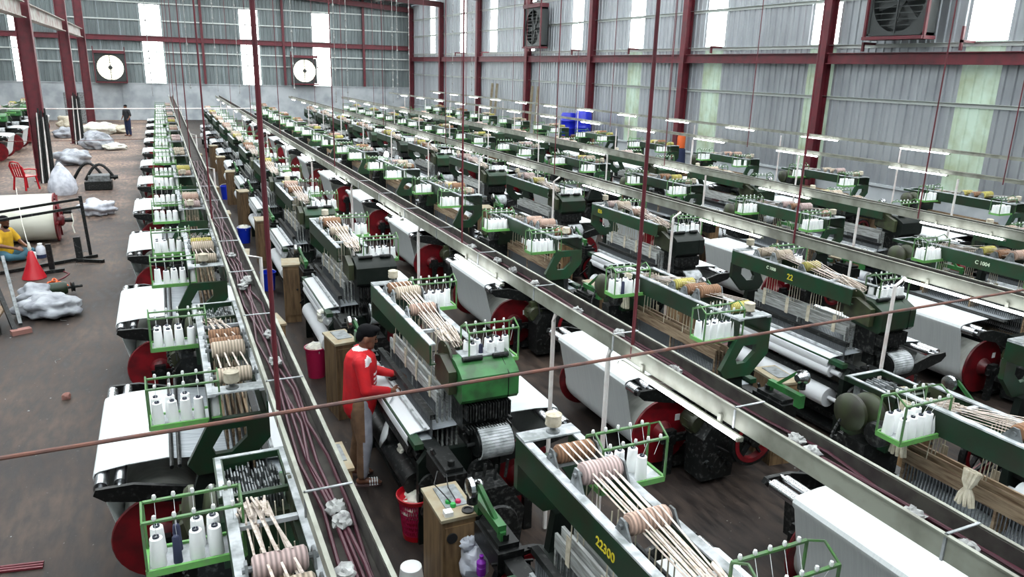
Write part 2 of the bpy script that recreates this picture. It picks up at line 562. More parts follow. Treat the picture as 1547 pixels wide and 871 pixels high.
mbm = MB().box(LX, WX, BY - 0.26, BY - 0.10, 5.17, 5.20).box(LX, WX, BY - 0.26, BY - 0.10, 5.46, 5.49).box(LX, WX, BY - 0.2, BY - 0.17, 5.2, 5.46)
link('tie_beam', mbm.mesh('tie_beam', 'maroon'), wb)
for x in (3.0, 8.4, 14.2):
    link('wind_post', MB().box(x - 0.08, x + 0.08, BY - 0.3, BY - 0.16, 2.46, 9.2).mesh('wind_post', 'maroon'), wb)
for x in (-2.0, 6.3):
    link('pilaster', MB().box(x - 0.25, x + 0.25, BY - 0.08, BY, 0, 2.4).mesh('pilaster', 'plinth'), wb)

# unseen sides that close the hall
struct('wall_left', MB().box(LX - 0.2, LX, FY, BY, 0, roof_z(LX) + 0.3).mesh('wall_left', 'sheet_back'))
struct('wall_front', MB().box(LX, WX, FY - 0.2, FY, 0, 11.2).mesh('wall_front', 'sheet_back'))

# roof with translucent strips
rf = struct('ceiling', MB().prism([(LX - 0.3, roof_z(LX - 0.3)), (WX + 0.3, roof_z(WX + 0.3)), (WX + 0.3, roof_z(WX + 0.3) + 0.06), (LX - 0.3, roof_z(LX - 0.3) + 0.06)], 'xz', FY - 0.2, BY + 0.2).mesh('ceiling', 'roof'))
sk = 80
for y in [-3.2 + 3.4 * q for q in range(18)]:
    me = MB().prism([(LX + 0.4, roof_z(LX + 0.4) - 0.012), (WX - 0.6, roof_z(WX - 0.6) - 0.012), (WX - 0.6, roof_z(WX - 0.6) - 0.004), (LX + 0.4, roof_z(LX + 0.4) - 0.004)], 'xz', y, y + 1.0).mesh('window', 'skylight')
    struct('window_%d' % sk, me)
    sk += 1
for x in [LX + 1.5 * q for q in range(20)]:
    link('purlin', MB().box(x - 0.03, x + 0.03, FY, BY, roof_z(x) - 0.16, roof_z(x) - 0.02).mesh('purlin', 'girt'), rf)


def i_beam(mb, p, q, wd, ht, t=0.02):
    """I section from p to q; flanges top and bottom for horizontal runs"""
    p = Vector(p); q = Vector(q); d = (q - p)
    L = d.length
    d.normalize()
    up = Vector((0, 0, 1)) if abs(d.z) < 0.9 else Vector((1, 0, 0))
    a = d.cross(up).normalized(); b = a.cross(d)
    M = Matrix(((a.x, d.x, b.x, p.x), (a.y, d.y, b.y, p.y), (a.z, d.z, b.z, p.z), (0, 0, 0, 1)))
    mb.box(-wd / 2, wd / 2, 0, L, -ht / 2, -ht / 2 + t, M)
    mb.box(-wd / 2, wd / 2, 0, L, ht / 2 - t, ht / 2, M)
    mb.box(-t / 2, t / 2, 0, L, -ht / 2 + t, ht / 2 - t, M)
    return mb


cols_y = [10.3, 17.2, 23.9, 30.75, 37.4, 44.4, 51.2, 58.1]
for k, y in enumerate(cols_y):
    t = thing('steel_column', '%s maroon steel column along the right wall' % (['', 'frontmost', 'second', 'third', 'fourth', 'fifth', 'sixth', 'corner'][k] or 'out of view'), 'column', (WX - 0.2, y, 0), 0, 'steel columns of the right wall')
    if k == 0: t['label'] = 'maroon steel column of right wall beyond the picture edge'
    link('shaft', i_beam(MB(), (0, 0, 0.02), (0, 0, 8.2), 0.26, 0.3, 0.025).mesh('shaft', 'maroon'), t)
    link('base_plate', MB().box(-0.2, 0.17, -0.2, 0.2, 0, 0.02).mesh('base_plate', 'maroon'), t)
    r = i_beam(MB(), (0, 0, 8.05), (-21.2, 0, 8.05 + 0.06 * 21.2), 0.22, 0.35)
    link('rafter', r.mesh('rafter', 'maroon'), t)
for k in range(len(cols_y) - 1):
    y0, y1 = cols_y[k] + 0.14, cols_y[k + 1] - 0.14
    o = link('wall_beam', i_beam(MB(), (0, y0, 0), (0, y1, 0), 0.16, 0.30).mesh('wall_beam', 'maroon'), None, (WX - 0.22, 0, 4.55))
    tag(o, 'maroon steel beam between the %s columns of right wall' % ['out of view', 'first two', 'second and third', 'third and fourth', 'fourth and fifth', 'fifth and sixth', 'last two'][k], 'beam', 'wall beams')

# columns of the left aisle with pipes leaning on them
LC = [(-3.75, 29.5), (-3.85, 42.5), (-3.95, 53.5)]
for k, (x, y) in enumerate(LC):
    t = thing('steel_column', ['nearest maroon steel column of the left aisle beside red chair', 'middle maroon steel column of the left aisle', 'farthest maroon steel column of the left aisle'][k], 'column', (x, y, 0), 0, 'steel columns of the left aisle')
    link('shaft', i_beam(MB(), (0, 0, 0.02), (0, 0, 9.6), 0.34, 0.45, 0.03).mesh('shaft', 'maroon'), t)
    link('base_plate', MB().box(-0.3, 0.3, -0.25, 0.25, 0, 0.02).mesh('base_plate', 'maroon'), t)
for k in range(2):
    (x0, y0), (x1, y1) = LC[k], LC[k + 1]
    o = link('aisle_beam', i_beam(MB(), (x0, y0 + 0.2, 5.4), (x1, y1 - 0.2, 5.4), 0.3, 0.5, 0.03).mesh('aisle_beam', 'beam_grey'))
    tag(o, ['dusty grey beam between near and middle left columns', 'dusty grey beam between middle and far left columns'][k], 'beam')
o = link('aisle_beam', i_beam(MB(), (-3.6, 12.0, 5.4), (-3.75, 29.3, 5.4), 0.3, 0.5, 0.03).mesh('aisle_beam', 'beam_grey'))
tag(o, 'dusty grey beam running off the upper left picture edge', 'beam')
for k, (x, y) in enumerate(LC[:2]):
    for q in range(9):
        a = 0.05 * q
        mb = MB().cyl((x - 0.05 + a, y - 0.62 - 0.03 * (q % 3), 0.0), (x + 0.02 + a * 0.75, y - 0.27, 2.1 + 0.35 * ((q * 7) % 5) / 5), 0.028, n=8)
        o = link('loose_pipe', mb.mesh('loose_pipe', 'dark' if q % 4 != 1 else 'pipe_white'))
        tag(o, '%s pipe, %s from the left, leaning on the %s left column' % (['dark', 'pale'][q % 4 == 1], nth(q), ['near', 'middle'][k]), 'pipe', '%s pipes leaning on the %s left column' % (['dark', 'pale'][q % 4 == 1], ['near', 'middle'][k]))


# exhaust fans
def fan(name, label, loc, rz, size, glow):
    t = thing(name, label, 'fan', loc, rz, 'exhaust fans')
    h = size / 2
    mb = MB()
    for a, b, c, d in ((-h, h, h - 0.06, h), (-h, h, -h, -h + 0.06), (-h, -h + 0.06, -h, h), (h - 0.06, h, -h, h)):
        mb.box(a, b, -0.4, 0.0, c, d)
    link('casing', mb.mesh('casing', 'fan_dark'), t)
    n = 40
    ro = h * 0.9
    outer = []; inner = []
    for i in range(n):
        a = 2 * PI * i / n
        m = max(abs(math.cos(a)), abs(math.sin(a)))
        outer.append((math.cos(a) / m * (h - 0.03), math.sin(a) / m * (h - 0.03)))
        inner.append((math.cos(a) * ro, math.sin(a) * ro))
    link('front_plate', MB().plate_hole(outer, inner, 'xz', -0.38, -0.36).mesh('front_plate', 'fan_dark'), t)
    for q in range(11):
        z = -h + 0.1 + q * (size - 0.2) / 10
        link('shutter_slat', MB().box(-h + 0.08, h - 0.08, -0.355, -0.345, z - 0.012, z + 0.012).mesh('shutter_slat', 'hank' if glow else 'fan_dark'), t)
    if glow:
        link('lit_opening', MB().box(-h + 0.06, h - 0.06, -0.34, -0.33, -h + 0.06, h - 0.06).mesh('lit_opening', 'fan_glow'), t)
    else:
        link('shutter_back', MB().box(-h + 0.06, h - 0.06, -0.03, -0.02, -h + 0.06, h - 0.06).mesh('shutter_back', 'fan_dark'), t)
    for q in range(6):
        a = q * PI / 3 + 0.2
        ca, sa = math.cos(a), math.sin(a)
        pts = [(0.1, -0.05), (ro * 0.93, -0.13), (ro * 0.93, 0.09), (0.1, 0.05)]
        mb = MB().prism([(u * ca - v * sa, u * sa + v * ca) for u, v in pts], 'xz', -0.25, -0.235)
        link('blade', mb.mesh('blade', 'fan_dark' if not glow else 'grey_metal'), t)
    link('hub', MB().lathe([(0.13, 0), (0.13, 0.08), (0.04, 0.1)], (0, -0.45 if glow else -0.3, 0), 'y', 16).mesh('hub', 'fan_dark'), t)
    link('strut', MB().box(-0.02, 0.02, -0.41, -0.38, -h, h).mesh('strut', 'fan_dark'), t)
    link('bracket', MB().box(-h - 0.06, h + 0.06, -0.5, 0.0, -h - 0.1, -h - 0.02).mesh('bracket', 'maroon'), t)
    link('bracket', MB().box(-h - 0.06, h + 0.06, -0.5, 0.0, h + 0.02, h + 0.2).mesh('bracket', 'maroon'), t)
    link('side_post', MB().box(-h - 0.08, -h - 0.02, -0.45, -0.38, -h - 0.1, h + 0.45).mesh('side_post', 'maroon'), t)
    link('side_post', MB().box(h + 0.02, h + 0.08, -0.45, -0.38, -h - 0.1, h + 0.45).mesh('side_post', 'maroon'), t)
    return t


fan('exhaust_fan', 'round daylit exhaust fan on back wall above the left aisle', (-2.8, BY - 0.12, 3.42), 0, 1.75, True)
fan('exhaust_fan', 'round daylit exhaust fan on back wall right of centre', (9.75, BY - 0.12, 3.5), 0, 1.75, True)
fan('exhaust_fan', 'large dark exhaust fan high on right wall near the front', (WX - 0.3, 14.55, 5.95), -PI / 2, 1.7, False)
fan('exhaust_fan', 'dark louvred exhaust fan high on right wall far off', (WX - 0.3, 35.9, 6.05), -PI / 2, 1.8, False)
for k, (y, h) in enumerate(((12.75, 0.55), (15.6, 0.2), (32.0, 0.2), (27.2, 0.2), (22.0, 0.2), (47.5, 0.2), (43.0, 0.2))):
    t = thing('ledge_bracket', ['maroon bracket post below the bright front window of right wall', 'maroon bracket beside the large dark fan', 'small dark bracket under fifth right wall window', 'small dark bracket under fourth right wall window', 'small dark bracket under third right wall window', 'small dark bracket under the second last column bay', 'small dark bracket by the seventh right wall window'][k], 'bracket', (WX - 0.06, y, 4.72), 0, 'wall brackets')
    link('arm', MB().box(-0.5, -0.02, -0.03, 0.03, 0.18, 0.24).mesh('arm', 'maroon'), t)
    link('upright', MB().box(-0.5, -0.44, -0.03, 0.03, 0.0, h).mesh('upright', 'maroon'), t)

# ================================================================== the loom
RACKX = (0.12, 0.58)
RZ0, RZ1 = 1.57, 1.85


def rack_parts(yc):
    """creel rack mounted on the warp side of the arch: bars, shelf, guides"""
    x0, x1 = RACKX
    d = 0.10
    bars = MB()
    rim = MB()
    for x in (x0, x1):
        for s in (-1, 1):
            bars.bar((x, yc + s * d, RZ0), (x, yc + s * d, RZ1), 0.012)
        bars.bar((x, yc - d, RZ1), (x, yc, RZ1 + 0.06), 0.010)
        bars.bar((x, yc + d, RZ1), (x, yc, RZ1 + 0.06), 0.010)
    for s in (-1, 1):
        bars.bar((x0, yc + s * d, RZ1), (x1, yc + s * d, RZ1), 0.018, 0.012)
        rim.bar((x0, yc + s * d, RZ0 - 0.004), (x1, yc + s * d, RZ0 - 0.004), 0.016, 0.036)
    rim.bar((x1, yc - d, RZ0 - .004), (x1, yc + d, RZ0 - .004), 0.016, 0.036)
    rim.bar((x0, yc - d, RZ0 - .004), (x0, yc + d, RZ0 - .004), 0.016, 0.036)
    bars.bar((0.2, yc, RZ0 - 0.02), (x1 - 0.05, yc, RZ0 - 0.02), 0.03, 0.02)
    shelf = MB().box(x0, x1, yc - d, yc + d, RZ0 - 0.006, RZ0)
    eyes = MB()
    thr = MB()
    for i in range(5):
        x = x0 + 0.045 + i * 0.09
        for s in (-1, 1):
            eyes.lathe([(0.008, 0), (0.012, 0.012), (0.008, 0.026)], (x, yc + s * d, RZ1 + 0.006), 'z', 7)
            thr.bar((x, yc + s * 0.052, RZ0 + 0.15), (x, yc + s * d, RZ1), 0.0022)
    return [('creel_frame', bars.mesh('creel_frame', 'rack_green'), [('shelf', shelf.mesh('shelf', 'dusty'), None, 1), ('shelf_rim', rim.mesh('shelf_rim', 'rack_rim'), 'stuff', 2), ('thread_guides', eyes.mesh('thread_guides', 'eye'), 'stuff', 1), ('yarn_ends', thr.mesh('yarn_ends', 'cone_yarn'), 'stuff', 0)], None, 2)]


def build_loom(odd):
    P = []

    def add(name, me, subs=(), kind=None, lod=2):
        P.append((name, me, list(subs), kind, lod))

    rnd = random.Random(11 if odd else 5)
    # cast side frames
    prof = [(-.38, 0), (-.22, 0), (-.16, .33), (.12, .33), (.18, 0), (.34, 0), (.37, .5), (.40, .86), (-.3, .88), (-.38, .78)]
    for y in (-0.34, -2.2):
        add('side_frame', MB().prism(prof, 'xz', y - .03, y + .03).mesh('side_frame', 'frame_green'))
    cb = MB()
    for x, z in ((-.28, .62), (-.1, .16), (.2, .58), (.32, .16)):
        cb.box(x - .035, x + .035, -2.17, -0.37, z - .035, z + .035)
    add('cross_girder', cb.mesh('cross_girder', 'dark'), lod=1)
    add('oil_tray', MB().box(-.3, .5, -2.1, -.4, .05, .09).mesh('oil_tray', 'dark'), lod=2)
    # arch rails
    for s, nm in ((-1, 'front_rail'), (1, 'back_rail')):
        a, b = (-.2, -.185) if s < 0 else (.185, .2)
        c, d = (-.2, -.145) if s < 0 else (.145, .2)
        fl = MB().box(c, d, -2.0, 0, 1.745, 1.757)
        web = MB().box(a, b, -2.0, 0, 1.575, 1.745).box(c, d, -2.0, 0, 1.562, 1.575)
        add(nm, web.mesh(nm, 'green'), [('lint_dusted_flange', fl.mesh('lint_dusted_flange', 'dusty'), None, 2)])
    add('end_plate', MB().box(-.2, .2, -.13, .0, 1.757, 1.768).mesh('end_plate', 'dusty'))
    for y in (-.42, -1.62):
        add('cross_bar', MB().box(-.145, .145, y, y + .035, 1.72, 1.745).mesh('cross_bar', 'dusty'), lod=1)
    # end bracket with window
    outer = [(-.2, 1.575), (.2, 1.575), (.37, 1.26), (.31, 1.17), (0, 1.17), (-.2, 1.38)]
    inner = [(-.04, 1.49), (.12, 1.49), (.20, 1.36), (.18, 1.31), (.07, 1.31), (-.04, 1.41)]
    add('end_bracket', MB().plate_hole(outer, inner, 'xz', -.04, .01).mesh('end_bracket', 'green'))
    add('bracket_foot', MB().prism([(.02, .86), (.40, .86), (.30, 1.17), (.06, 1.17)], 'xz', -.10, -.03).box(.0, .42, -.38, 0, .84, .88).mesh('bracket_foot', 'frame_green'), lod=1)
    sp = MB().lathe([(.022, 0), (.045, .0), (.045, .012), (.02, .02), (.02, .045)], (.03, -.07, 1.768), 'z', 14)
    sp2 = MB().lathe([(.030, 0), (.052, .006), (.054, .02), (.050, .035), (.054, .05), (.050, .065), (.054, .08), (.03, .09)], (.03, -.07, 1.813), 'z', 16)
    add('spool_stand', sp.mesh('spool_stand', 'grey_metal'), [('tape_spool', sp2.mesh('tape_spool', 'hank'), None, 1)], lod=1)
    # tape rollers on top of the arch
    ry = (-.24, -.72, -.93, -1.14) if odd else (-.40, -.70, -1.18)
    for i, y in enumerate(ry):
        dz = .03 if i == 1 else 0
        rr = .058 if i != 1 else .066
        roll = MB().lathe([(rr - .012, 0), (rr, .01), (rr, .10), (rr - .007, .11), (rr, .12), (rr, .235), (rr - .012, .245)], (-.12, y, 1.80 + dz), 'x', 14)
        br = MB()
        for sx in (-.155, .145):
            br.prism([(y - .09, 1.75), (y - .02, 1.84 + dz), (y + .02, 1.84 + dz), (y + .06, 1.75)], 'yz', sx, sx + .012)
        br.cyl((-.17, y, 1.80 + dz), (.17, y, 1.80 + dz), .016, n=8)
        add('tape_roller', roll.mesh('tape_roller', 'yarn_wrap'), [('roller_bracket', br.mesh('roller_bracket', 'grey_metal'), None, 1)])
    cd = MB()
    for i in range(13):
        x = -.10 + .0155 * i
        y0 = ry[i % len(ry)]
        cd.bar((x, y0, 1.862 + .004 * (i % 3)), (x * .7 + .05, -1.86, 1.70 + .01 * (i % 2)), .0115, .002)
    for i in range(14):
        x = .0 + .011 * i
        cd.bar((x, -1.55 - rnd.uniform(0, .12), 1.76 + rnd.uniform(-.02, .03)), (x + rnd.uniform(-.04, .04), -1.92, 1.66 + rnd.uniform(0, .07)), .011)
    add('harness_tapes', cd.mesh('harness_tapes', 'tape'), kind='stuff')
    # dobby
    if not odd:
        pr = [(-1.90, 1.32), (-1.90, 1.58), (-2.0, 1.635), (-2.13, 1.625), (-2.27, 1.56), (-2.305, 1.53), (-2.305, 1.33), (-2.27, 1.29)]
        add('dobby_box', MB().prism(pr, 'yz', -.02, .50).mesh('dobby_box', 'box_green'),
            [('lid_plate', MB().box(.06, .42, -2.12, -1.93, 1.632, 1.642).mesh('lid_plate', 'dusty'), None, 1),
             ('seam', MB().prism([(-1.9, 1.31), (-2.31, 1.31), (-2.312, 1.535), (-2.13, 1.632), (-1.9, 1.60)], 'yz', .40, .405).mesh('seam', 'dark'), None, 0),
             ('hinge_bar', MB().cyl((.04, -2.15, 1.64), (.22, -2.15, 1.64), .022, n=10).mesh('hinge_bar', 'dark'), None, 1), ('hinge_bar', MB().cyl((.32, -2.15, 1.64), (.46, -2.15, 1.64), .022, n=10).mesh('hinge_bar', 'dark'), None, 1)])
        for x in (-.03, .44):
            pts = [(-1.72 - .17 * (1 - math.cos(PI * k / 10)), 1.60 + .12 * math.sin(PI * k / 10)) for k in range(11)]
            add('cheek_plate', MB().prism(pts + [(-2.06, 1.40), (-1.72, 1.40)], 'yz', x, x + .02).mesh('cheek_plate', 'olive'), lod=1)
        add('side_housing', MB().prism([(-1.84, 1.40), (-1.84, 1.60), (-1.98, 1.64), (-2.2, 1.56), (-2.2, 1.36)], 'yz', -.10, -.03).mesh('side_housing', 'olive'), lod=1)
        mech = MB().box(.02, .44, -2.22, -1.94, 1.02, 1.30)
        for i in range(16):
            x = .03 + i * .026
            mech.box(x, x + .014, -2.30, -2.2, 1.12 + .02 * rnd.random(), 1.27)
            mech.box(x, x + .010, -2.34, -2.24, 1.03, 1.07)
        add('lever_bank', mech.mesh('lever_bank', 'iron'))
        lag = MB()
        for i in range(17):
            a = -1.25 + i * .19
            yy, zz = -2.33 - .13 * math.cos(a), .93 + .13 * math.sin(a)
            M = Matrix.Translation((0, yy, zz)) @ Matrix.Rotation(-a, 4, 'X')
            lag.box(.11, .40, -.008, .008, -.011, .011, M)
        add('pattern_lags', lag.mesh('pattern_lags', 'dusty'), kind='stuff')
        add('lag_drum', MB().cyl((.09, -2.33, .93), (.42, -2.33, .93), .11, n=16).cyl((.02, -2.33, .93), (.5, -2.33, .93), .02, n=8).mesh('lag_drum', 'dark'), lod=1)
    else:
        fr = MB().box(-.2, -.15, -2.44, -1.98, 1.66, 1.70).box(.17, .22, -2.44, -1.98, 1.66, 1.70).box(-.2, .22, -2.46, -2.42, 1.66, 1.70).box(-.15, .17, -2.0, -1.97, 1.67, 1.70)
        add('dobby_frame', fr.mesh('dobby_frame', 'green'), [('frame_dust', MB().box(-.19, -.16, -2.43, -1.99, 1.70, 1.704).box(.18, .21, -2.43, -1.99, 1.70, 1.704).box(-.19, .21, -2.455, -2.425, 1.70, 1.704).mesh('frame_dust', 'dusty'), None, 1)])
        jk = MB()
        for i in range(18):
            x = -.13 + i * .017
            for j in range(5):
                y = -2.06 - j * .075 + rnd.uniform(-.012, .012)
                jk.box(x, x + .008, y - .03, y + .03, 1.52, 1.64 + rnd.uniform(-.03, .03))
        add('jack_bank', jk.mesh('jack_bank', 'grey_metal'), kind='stuff')
        add('dobby_body', MB().box(-.2, .22, -2.42, -1.99, 1.24, 1.54).mesh('dobby_body', 'green'))
        for x, yy, r in ((.23, -2.16, .17), (.34, -2.24, .15)):
            add('gear_cover', MB().lathe([(r, 0), (r, .03), (r * .85, .055), (r * .3, .075)], (x, yy, 1.50), 'x', 24).mesh('gear_cover', 'olive'), lod=1)
        add('dobby_motor', MB().lathe([(.09, 0), (.10, .02), (.10, .11), (.085, .13), (.05, .135)], (.24, -2.0, 1.42), 'x', 18).mesh('dobby_motor', 'iron'), lod=1)
        pts = [(-1.80 - .17 * (1 - math.cos(PI * k / 10)), 1.60 + .16 * math.sin(PI * k / 10)) for k in range(11)]
        for x in (-.17, .17):
            add('cheek_plate', MB().prism(pts + [(-2.14, 1.45), (-1.80, 1.45)], 'yz', x, x + .02).mesh('cheek_plate', 'olive'), lod=1)
        mech = MB().box(-.1, .2, -2.40, -2.1, .95, 1.24)
        for i in range(14):
            mech.box(-.1 + i * .022, -.088 + i * .022, -2.46, -2.38, 1.0, 1.2)
        add('lever_bank', mech.mesh('lever_bank', 'iron'), lod=1)
        ch = MB()
        for i in range(26):
            ch.cyl((.44 + .02 * math.sin(i * .4), -2.25 - .04 * math.sin(i * .25), 1.45 - .035 * i), (.455 + .02 * math.sin(i * .4), -2.25 - .04 * math.sin(i * .25), 1.428 - .035 * i), .012, n=6)
        add('drive_chain', ch.mesh('drive_chain', 'iron'), kind='stuff', lod=0)
    add('dobby_stand', MB().box(.05, .36, -2.22, -2.06, .88, 1.3).box(.02, .40, -2.3, -2.04, 0, .06).box(.10, .30, -2.26, -2.1, .06, .90).mesh('dobby_stand', 'dark'))
    # heald frames
    hm = 'wood_heald' if odd else 'grey_heald'
    for i in range(5):
        x = -.115 + i * .045
        dz = (.0, .035, -.02, .045, .01)[i]
        fb = MB().box(x, x + .02, -1.93, -.42, 1.17 + dz, 1.275 + dz).box(x, x + .02, -1.93, -.42, .66 + dz, .73 + dz)
        for y in (-1.93, -1.2, -.44):
            fb.box(x + .003, x + .017, y, y + .02, .73 + dz, 1.20 + dz)
        wi = MB()
        for k in range(56):
            y = -1.9 + k * .0262
            wi.box(x + .008, x + .012, y, y + .005, .73 + dz, 1.20 + dz)
        add('heald_frame', fb.mesh('heald_frame', hm), [('heald_wires', wi.mesh('heald_wires', 'wire'), 'stuff', 1)], lod=2 if i in (0, 4) else 1)
    hg = MB()
    for y in (-1.75, -1.35, -1.0, -.6):
        for i in range(5):
            hg.bar((-.105 + i * .045, y, 1.27), (-.09 + i * .04, y + .01, 1.76), .006)
        hg.box(-.122, -.118, y - .025, y + .025, 1.16, 1.36)
    add('heald_hangers', hg.mesh('heald_hangers', 'hank'), kind='stuff', lod=0)
    # sley with reed
    sl = MB().box(-.30, -.17, -2.50, .12, .82, .90).box(-.215, -.165, -2.05, -.3, 1.08, 1.125)
    rd = MB().box(-.195, -.185, -2.02, -.33, .90, 1.08)
    for k in range(58):
        y = -2.0 + k * .0285
        rd.box(-.20, -.18, y, y + .008, .90, 1.08)
    add('sley', sl.mesh('sley', 'dark'), [('reed', rd.mesh('reed', 'wire'), 'stuff', 1), ('race_board', MB().box(-.30, -.2, -2.05, -.3, .90, .906).mesh('race_board', 'warp_grey'), None, 1)])
    for y0, y1 in ((-2.78, -2.32), (-.08, .34)):
        add('shuttle_box', MB().box(-.34, -.15, y0, y1, .80, .95).box(-.32, -.17, y0 + .04, y1 - .04, .95, .985).cyl((-.25, y0 + .1, .98), (-.25, y0 + .1, 1.03), .03, n=8).mesh('shuttle_box', 'dark'), lod=1)
    # cloth side
    br = MB().sheet([(-.19, .975), (-.33, .965), (-.375, .955), (-.405, .93), (-.415, .89), (-.40, .84)], -2.0, -.45, -.008)
    add('woven_cloth', br.mesh('woven_cloth', 'cloth'))
    add('breast_beam', MB().box(-.40, -.32, -2.2, -.3, .90, .95).mesh('breast_beam', 'green'), lod=1)
    add('temple_bar', MB().box(-.27, -.245, -2.05, -.4, .99, 1.015).mesh('temple_bar', 'dusty'), lod=1)
    add('take_up_roller', MB().lathe([(.03, 0), (.03, .12), (.072, .12), (.072, 1.67), (.03, 1.67), (.03, 1.8)], (-.345, -2.14, .80), 'y', 16).mesh('take_up_roller', 'cloth'))
    add('cloth_roll', MB().lathe([(.025, 0), (.025, .12), (.115, .12), (.115, 1.67), (.025, 1.67), (.025, 1.8)], (-.33, -2.14, .47), 'y', 18).mesh('cloth_roll', 'cloth'))
    gt = MB()
    for x, z, r in ((-.28, .60, .13), (-.08, .45, .19), (.15, .66, .12), (-.30, .38, .09)):
        gt.lathe([(r * .9, 0), (r, .008), (r, .035), (r * .9, .043), (r * .3, .05), (r * .3, .08)], (x, -2.34, z), 'y', 20)
    add('gear_train', gt.mesh('gear_train', 'iron'), lod=1)
    g2 = MB()
    for x, z, r in ((-.22, .52, .10), (-.05, .70, .14), (.25, .75, .10)):
        g2.lathe([(r * .9, 0), (r, .008), (r, .035), (r * .9, .043), (r * .3, .05), (r * .3, .08)], (x, -.30, z), 'y', 18)
    add('gear_train', g2.mesh('gear_train', 'iron'), lod=1)
    rodm = MB()
    for q in range(26):
        a = Vector((rnd.uniform(-.35, .5), rnd.choice((-2.42, -2.3, -.2, -.12)), rnd.uniform(.2, .95)))
        b = a + Vector((rnd.uniform(-.35, .35), rnd.uniform(-.1, .1), rnd.uniform(-.3, .25)))
        b.z = max(b.z, .05)
        rodm.bar(a, b, rnd.uniform(.012, .028))
    add('linkage_rods', rodm.mesh('linkage_rods', 'iron'), kind='stuff', lod=1)
    # oily drive housings at both ends
    dh = MB().prism([(.06, .06), (.44, .06), (.46, .52), (.36, .66), (.10, .66), (.04, .5)], 'xz', -.30, -.02)
    for k in range(5):
        dh.cyl((.12 + .07 * k, -.02, .2 + .08 * (k % 3)), (.12 + .07 * k, .012, .2 + .08 * (k % 3)), .022, n=8)
    add('drive_housing', dh.mesh('drive_housing', 'dark'), lod=1)
    cc = MB().prism([(-.30, .10), (.34, .10), (.38, .5), (.22, .74), (-.20, .74), (-.34, .5)], 'xz', -2.74, -2.46)
    cc.lathe([(.05, 0), (.17, .01), (.18, .03), (.17, .05), (.06, .06), (.06, .10)], (.10, -2.86, .45), 'y', 20)
    cc.lathe([(.03, 0), (.10, .01), (.10, .05), (.04, .06)], (-.2, -2.80, .40), 'y', 16)
    for k in range(6):
        cc.bar((-.25 + .1 * k, -2.62, .74), (-.22 + .1 * k, -2.60, .86 + .03 * (k % 2)), .02)
    add('crank_case', cc.mesh('crank_case', 'iron'), lod=1)
    # warp side
    by, bz, R = .60, .42, .285
    add('warp_beam', MB().lathe([(R, 0), (R, 1.56)], (by, -2.10, bz), 'y', 28).mesh('warp_beam', 'warp_beam'),
        [('beam_shaft', MB().lathe([(.045, 0), (.045, 2.0)], (by, -2.32, bz), 'y', 12).mesh('beam_shaft', 'dark'), None, 1)])
    for y, s in ((-.54, 1), (-2.10, -1)):
        f = MB().lathe([(.10, 0), (.355, 0), (.365, .012 * s), (.355, .03 * s), (.12, .03 * s), (.10, .07 * s), (.07, .11 * s)] if s > 0 else [(.07, .11 * s), (.10, .07 * s), (.12, .03 * s), (.355, .03 * s), (.365, .012 * s), (.355, 0), (.10, 0)], (by, y, bz), 'y', 30)
        add('beam_flange', f.mesh('beam_flange', 'red'), [('paper_label', MB().box(by - .21, by - .15, y + .034 * s, y + .031 * s, bz + .10, bz + .17).mesh('paper_label', 'white_plain'), None, 0)] if s > 0 else [])
    for y in (-2.34, -.38):
        add('beam_bearing', MB().box(.30, .70, y - .02, y + .02, .36, .44).box(.54, .66, y - .035, y + .035, .34, .50).box(.56, .64, y - .03, y + .03, 0, .34).mesh('beam_bearing', 'dark'), lod=1)
    path = [(by + .29 * math.cos(a), bz + .29 * math.sin(a)) for a in [-1.9 + .25 * k for k in range(8)]]
    path += [(1.005, .90), (1.03, .935), (1.035, .965), (1.02, .995), (.985, 1.01), (.80, 1.03), (.48, 1.035)]
    add('warp_sheet', MB().sheet(path, -2.06, -.62, -.006).mesh('warp_sheet', 'warp_white'))
    add('warp_yarns', MB().sheet([(.48, 1.03), (.10, .985), (-.18, .975)], -2.03, -.60, -.004).mesh('warp_yarns', 'warp_grey'))
    add('whip_roller', MB().lathe([(.02, 0), (.02, .06), (.05, .06), (.05, 1.92), (.02, 1.92), (.02, 1.98)], (.975, -2.38, .95), 'y', 16).mesh('whip_roller', 'chrome'))
    add('guide_roller', MB().lathe([(.02, 0), (.02, .06), (.042, .06), (.042, 1.92), (.02, 1.92), (.02, 1.98)], (.845, -2.38, .965), 'y', 14).mesh('guide_roller', 'chrome'))
    for x in (.485, .43):
        add('lease_rod', MB().cyl((x, -2.2, 1.045), (x, -.42, 1.045), .016, n=8).mesh('lease_rod', 'dark'), lod=1)
    for y in (-2.385, -.395):
        add('roller_arm', MB().prism([(.30, .74), (.30, .86), (.75, .98), (1.0, .985), (1.02, .94), (.95, .88), (.7, .82)], 'xz', y - .018, y + .018).mesh('roller_arm', 'dark'))
    mo = MB().lathe([(.06, 0), (.105, .015), (.115, .04), (.115, .19), (.10, .22), (.05, .23)], (.40, -.38, .62), 'y', 18).box(.34, .46, -.30, -.2, .72, .79)
    for k in range(10):
        a = k * PI / 5
        mo.box(-.004, .004, -.30, -.2, .115, .125, Matrix.Translation((.40, 0, .62)) @ Matrix.Rotation(a, 4, 'Y'))
    add('motor', mo.mesh('motor', 'olive'), lod=1)
    wh = MB()
    n = 28
    ang = [2 * PI * k / n for k in range(n)]
    wh.plate_hole([(-.02 + .27 * math.cos(a), .52 + .27 * math.sin(a)) for a in ang], [(-.02 + .215 * math.cos(a), .52 + .215 * math.sin(a)) for a in ang], 'xz', .10, .16)
    for k in range(5):
        a = k * 2 * PI / 5 + .3
        wh.bar((-.02, .13, .52), (-.02 + .22 * math.cos(a), .13, .52 + .22 * math.sin(a)), .045, .02)
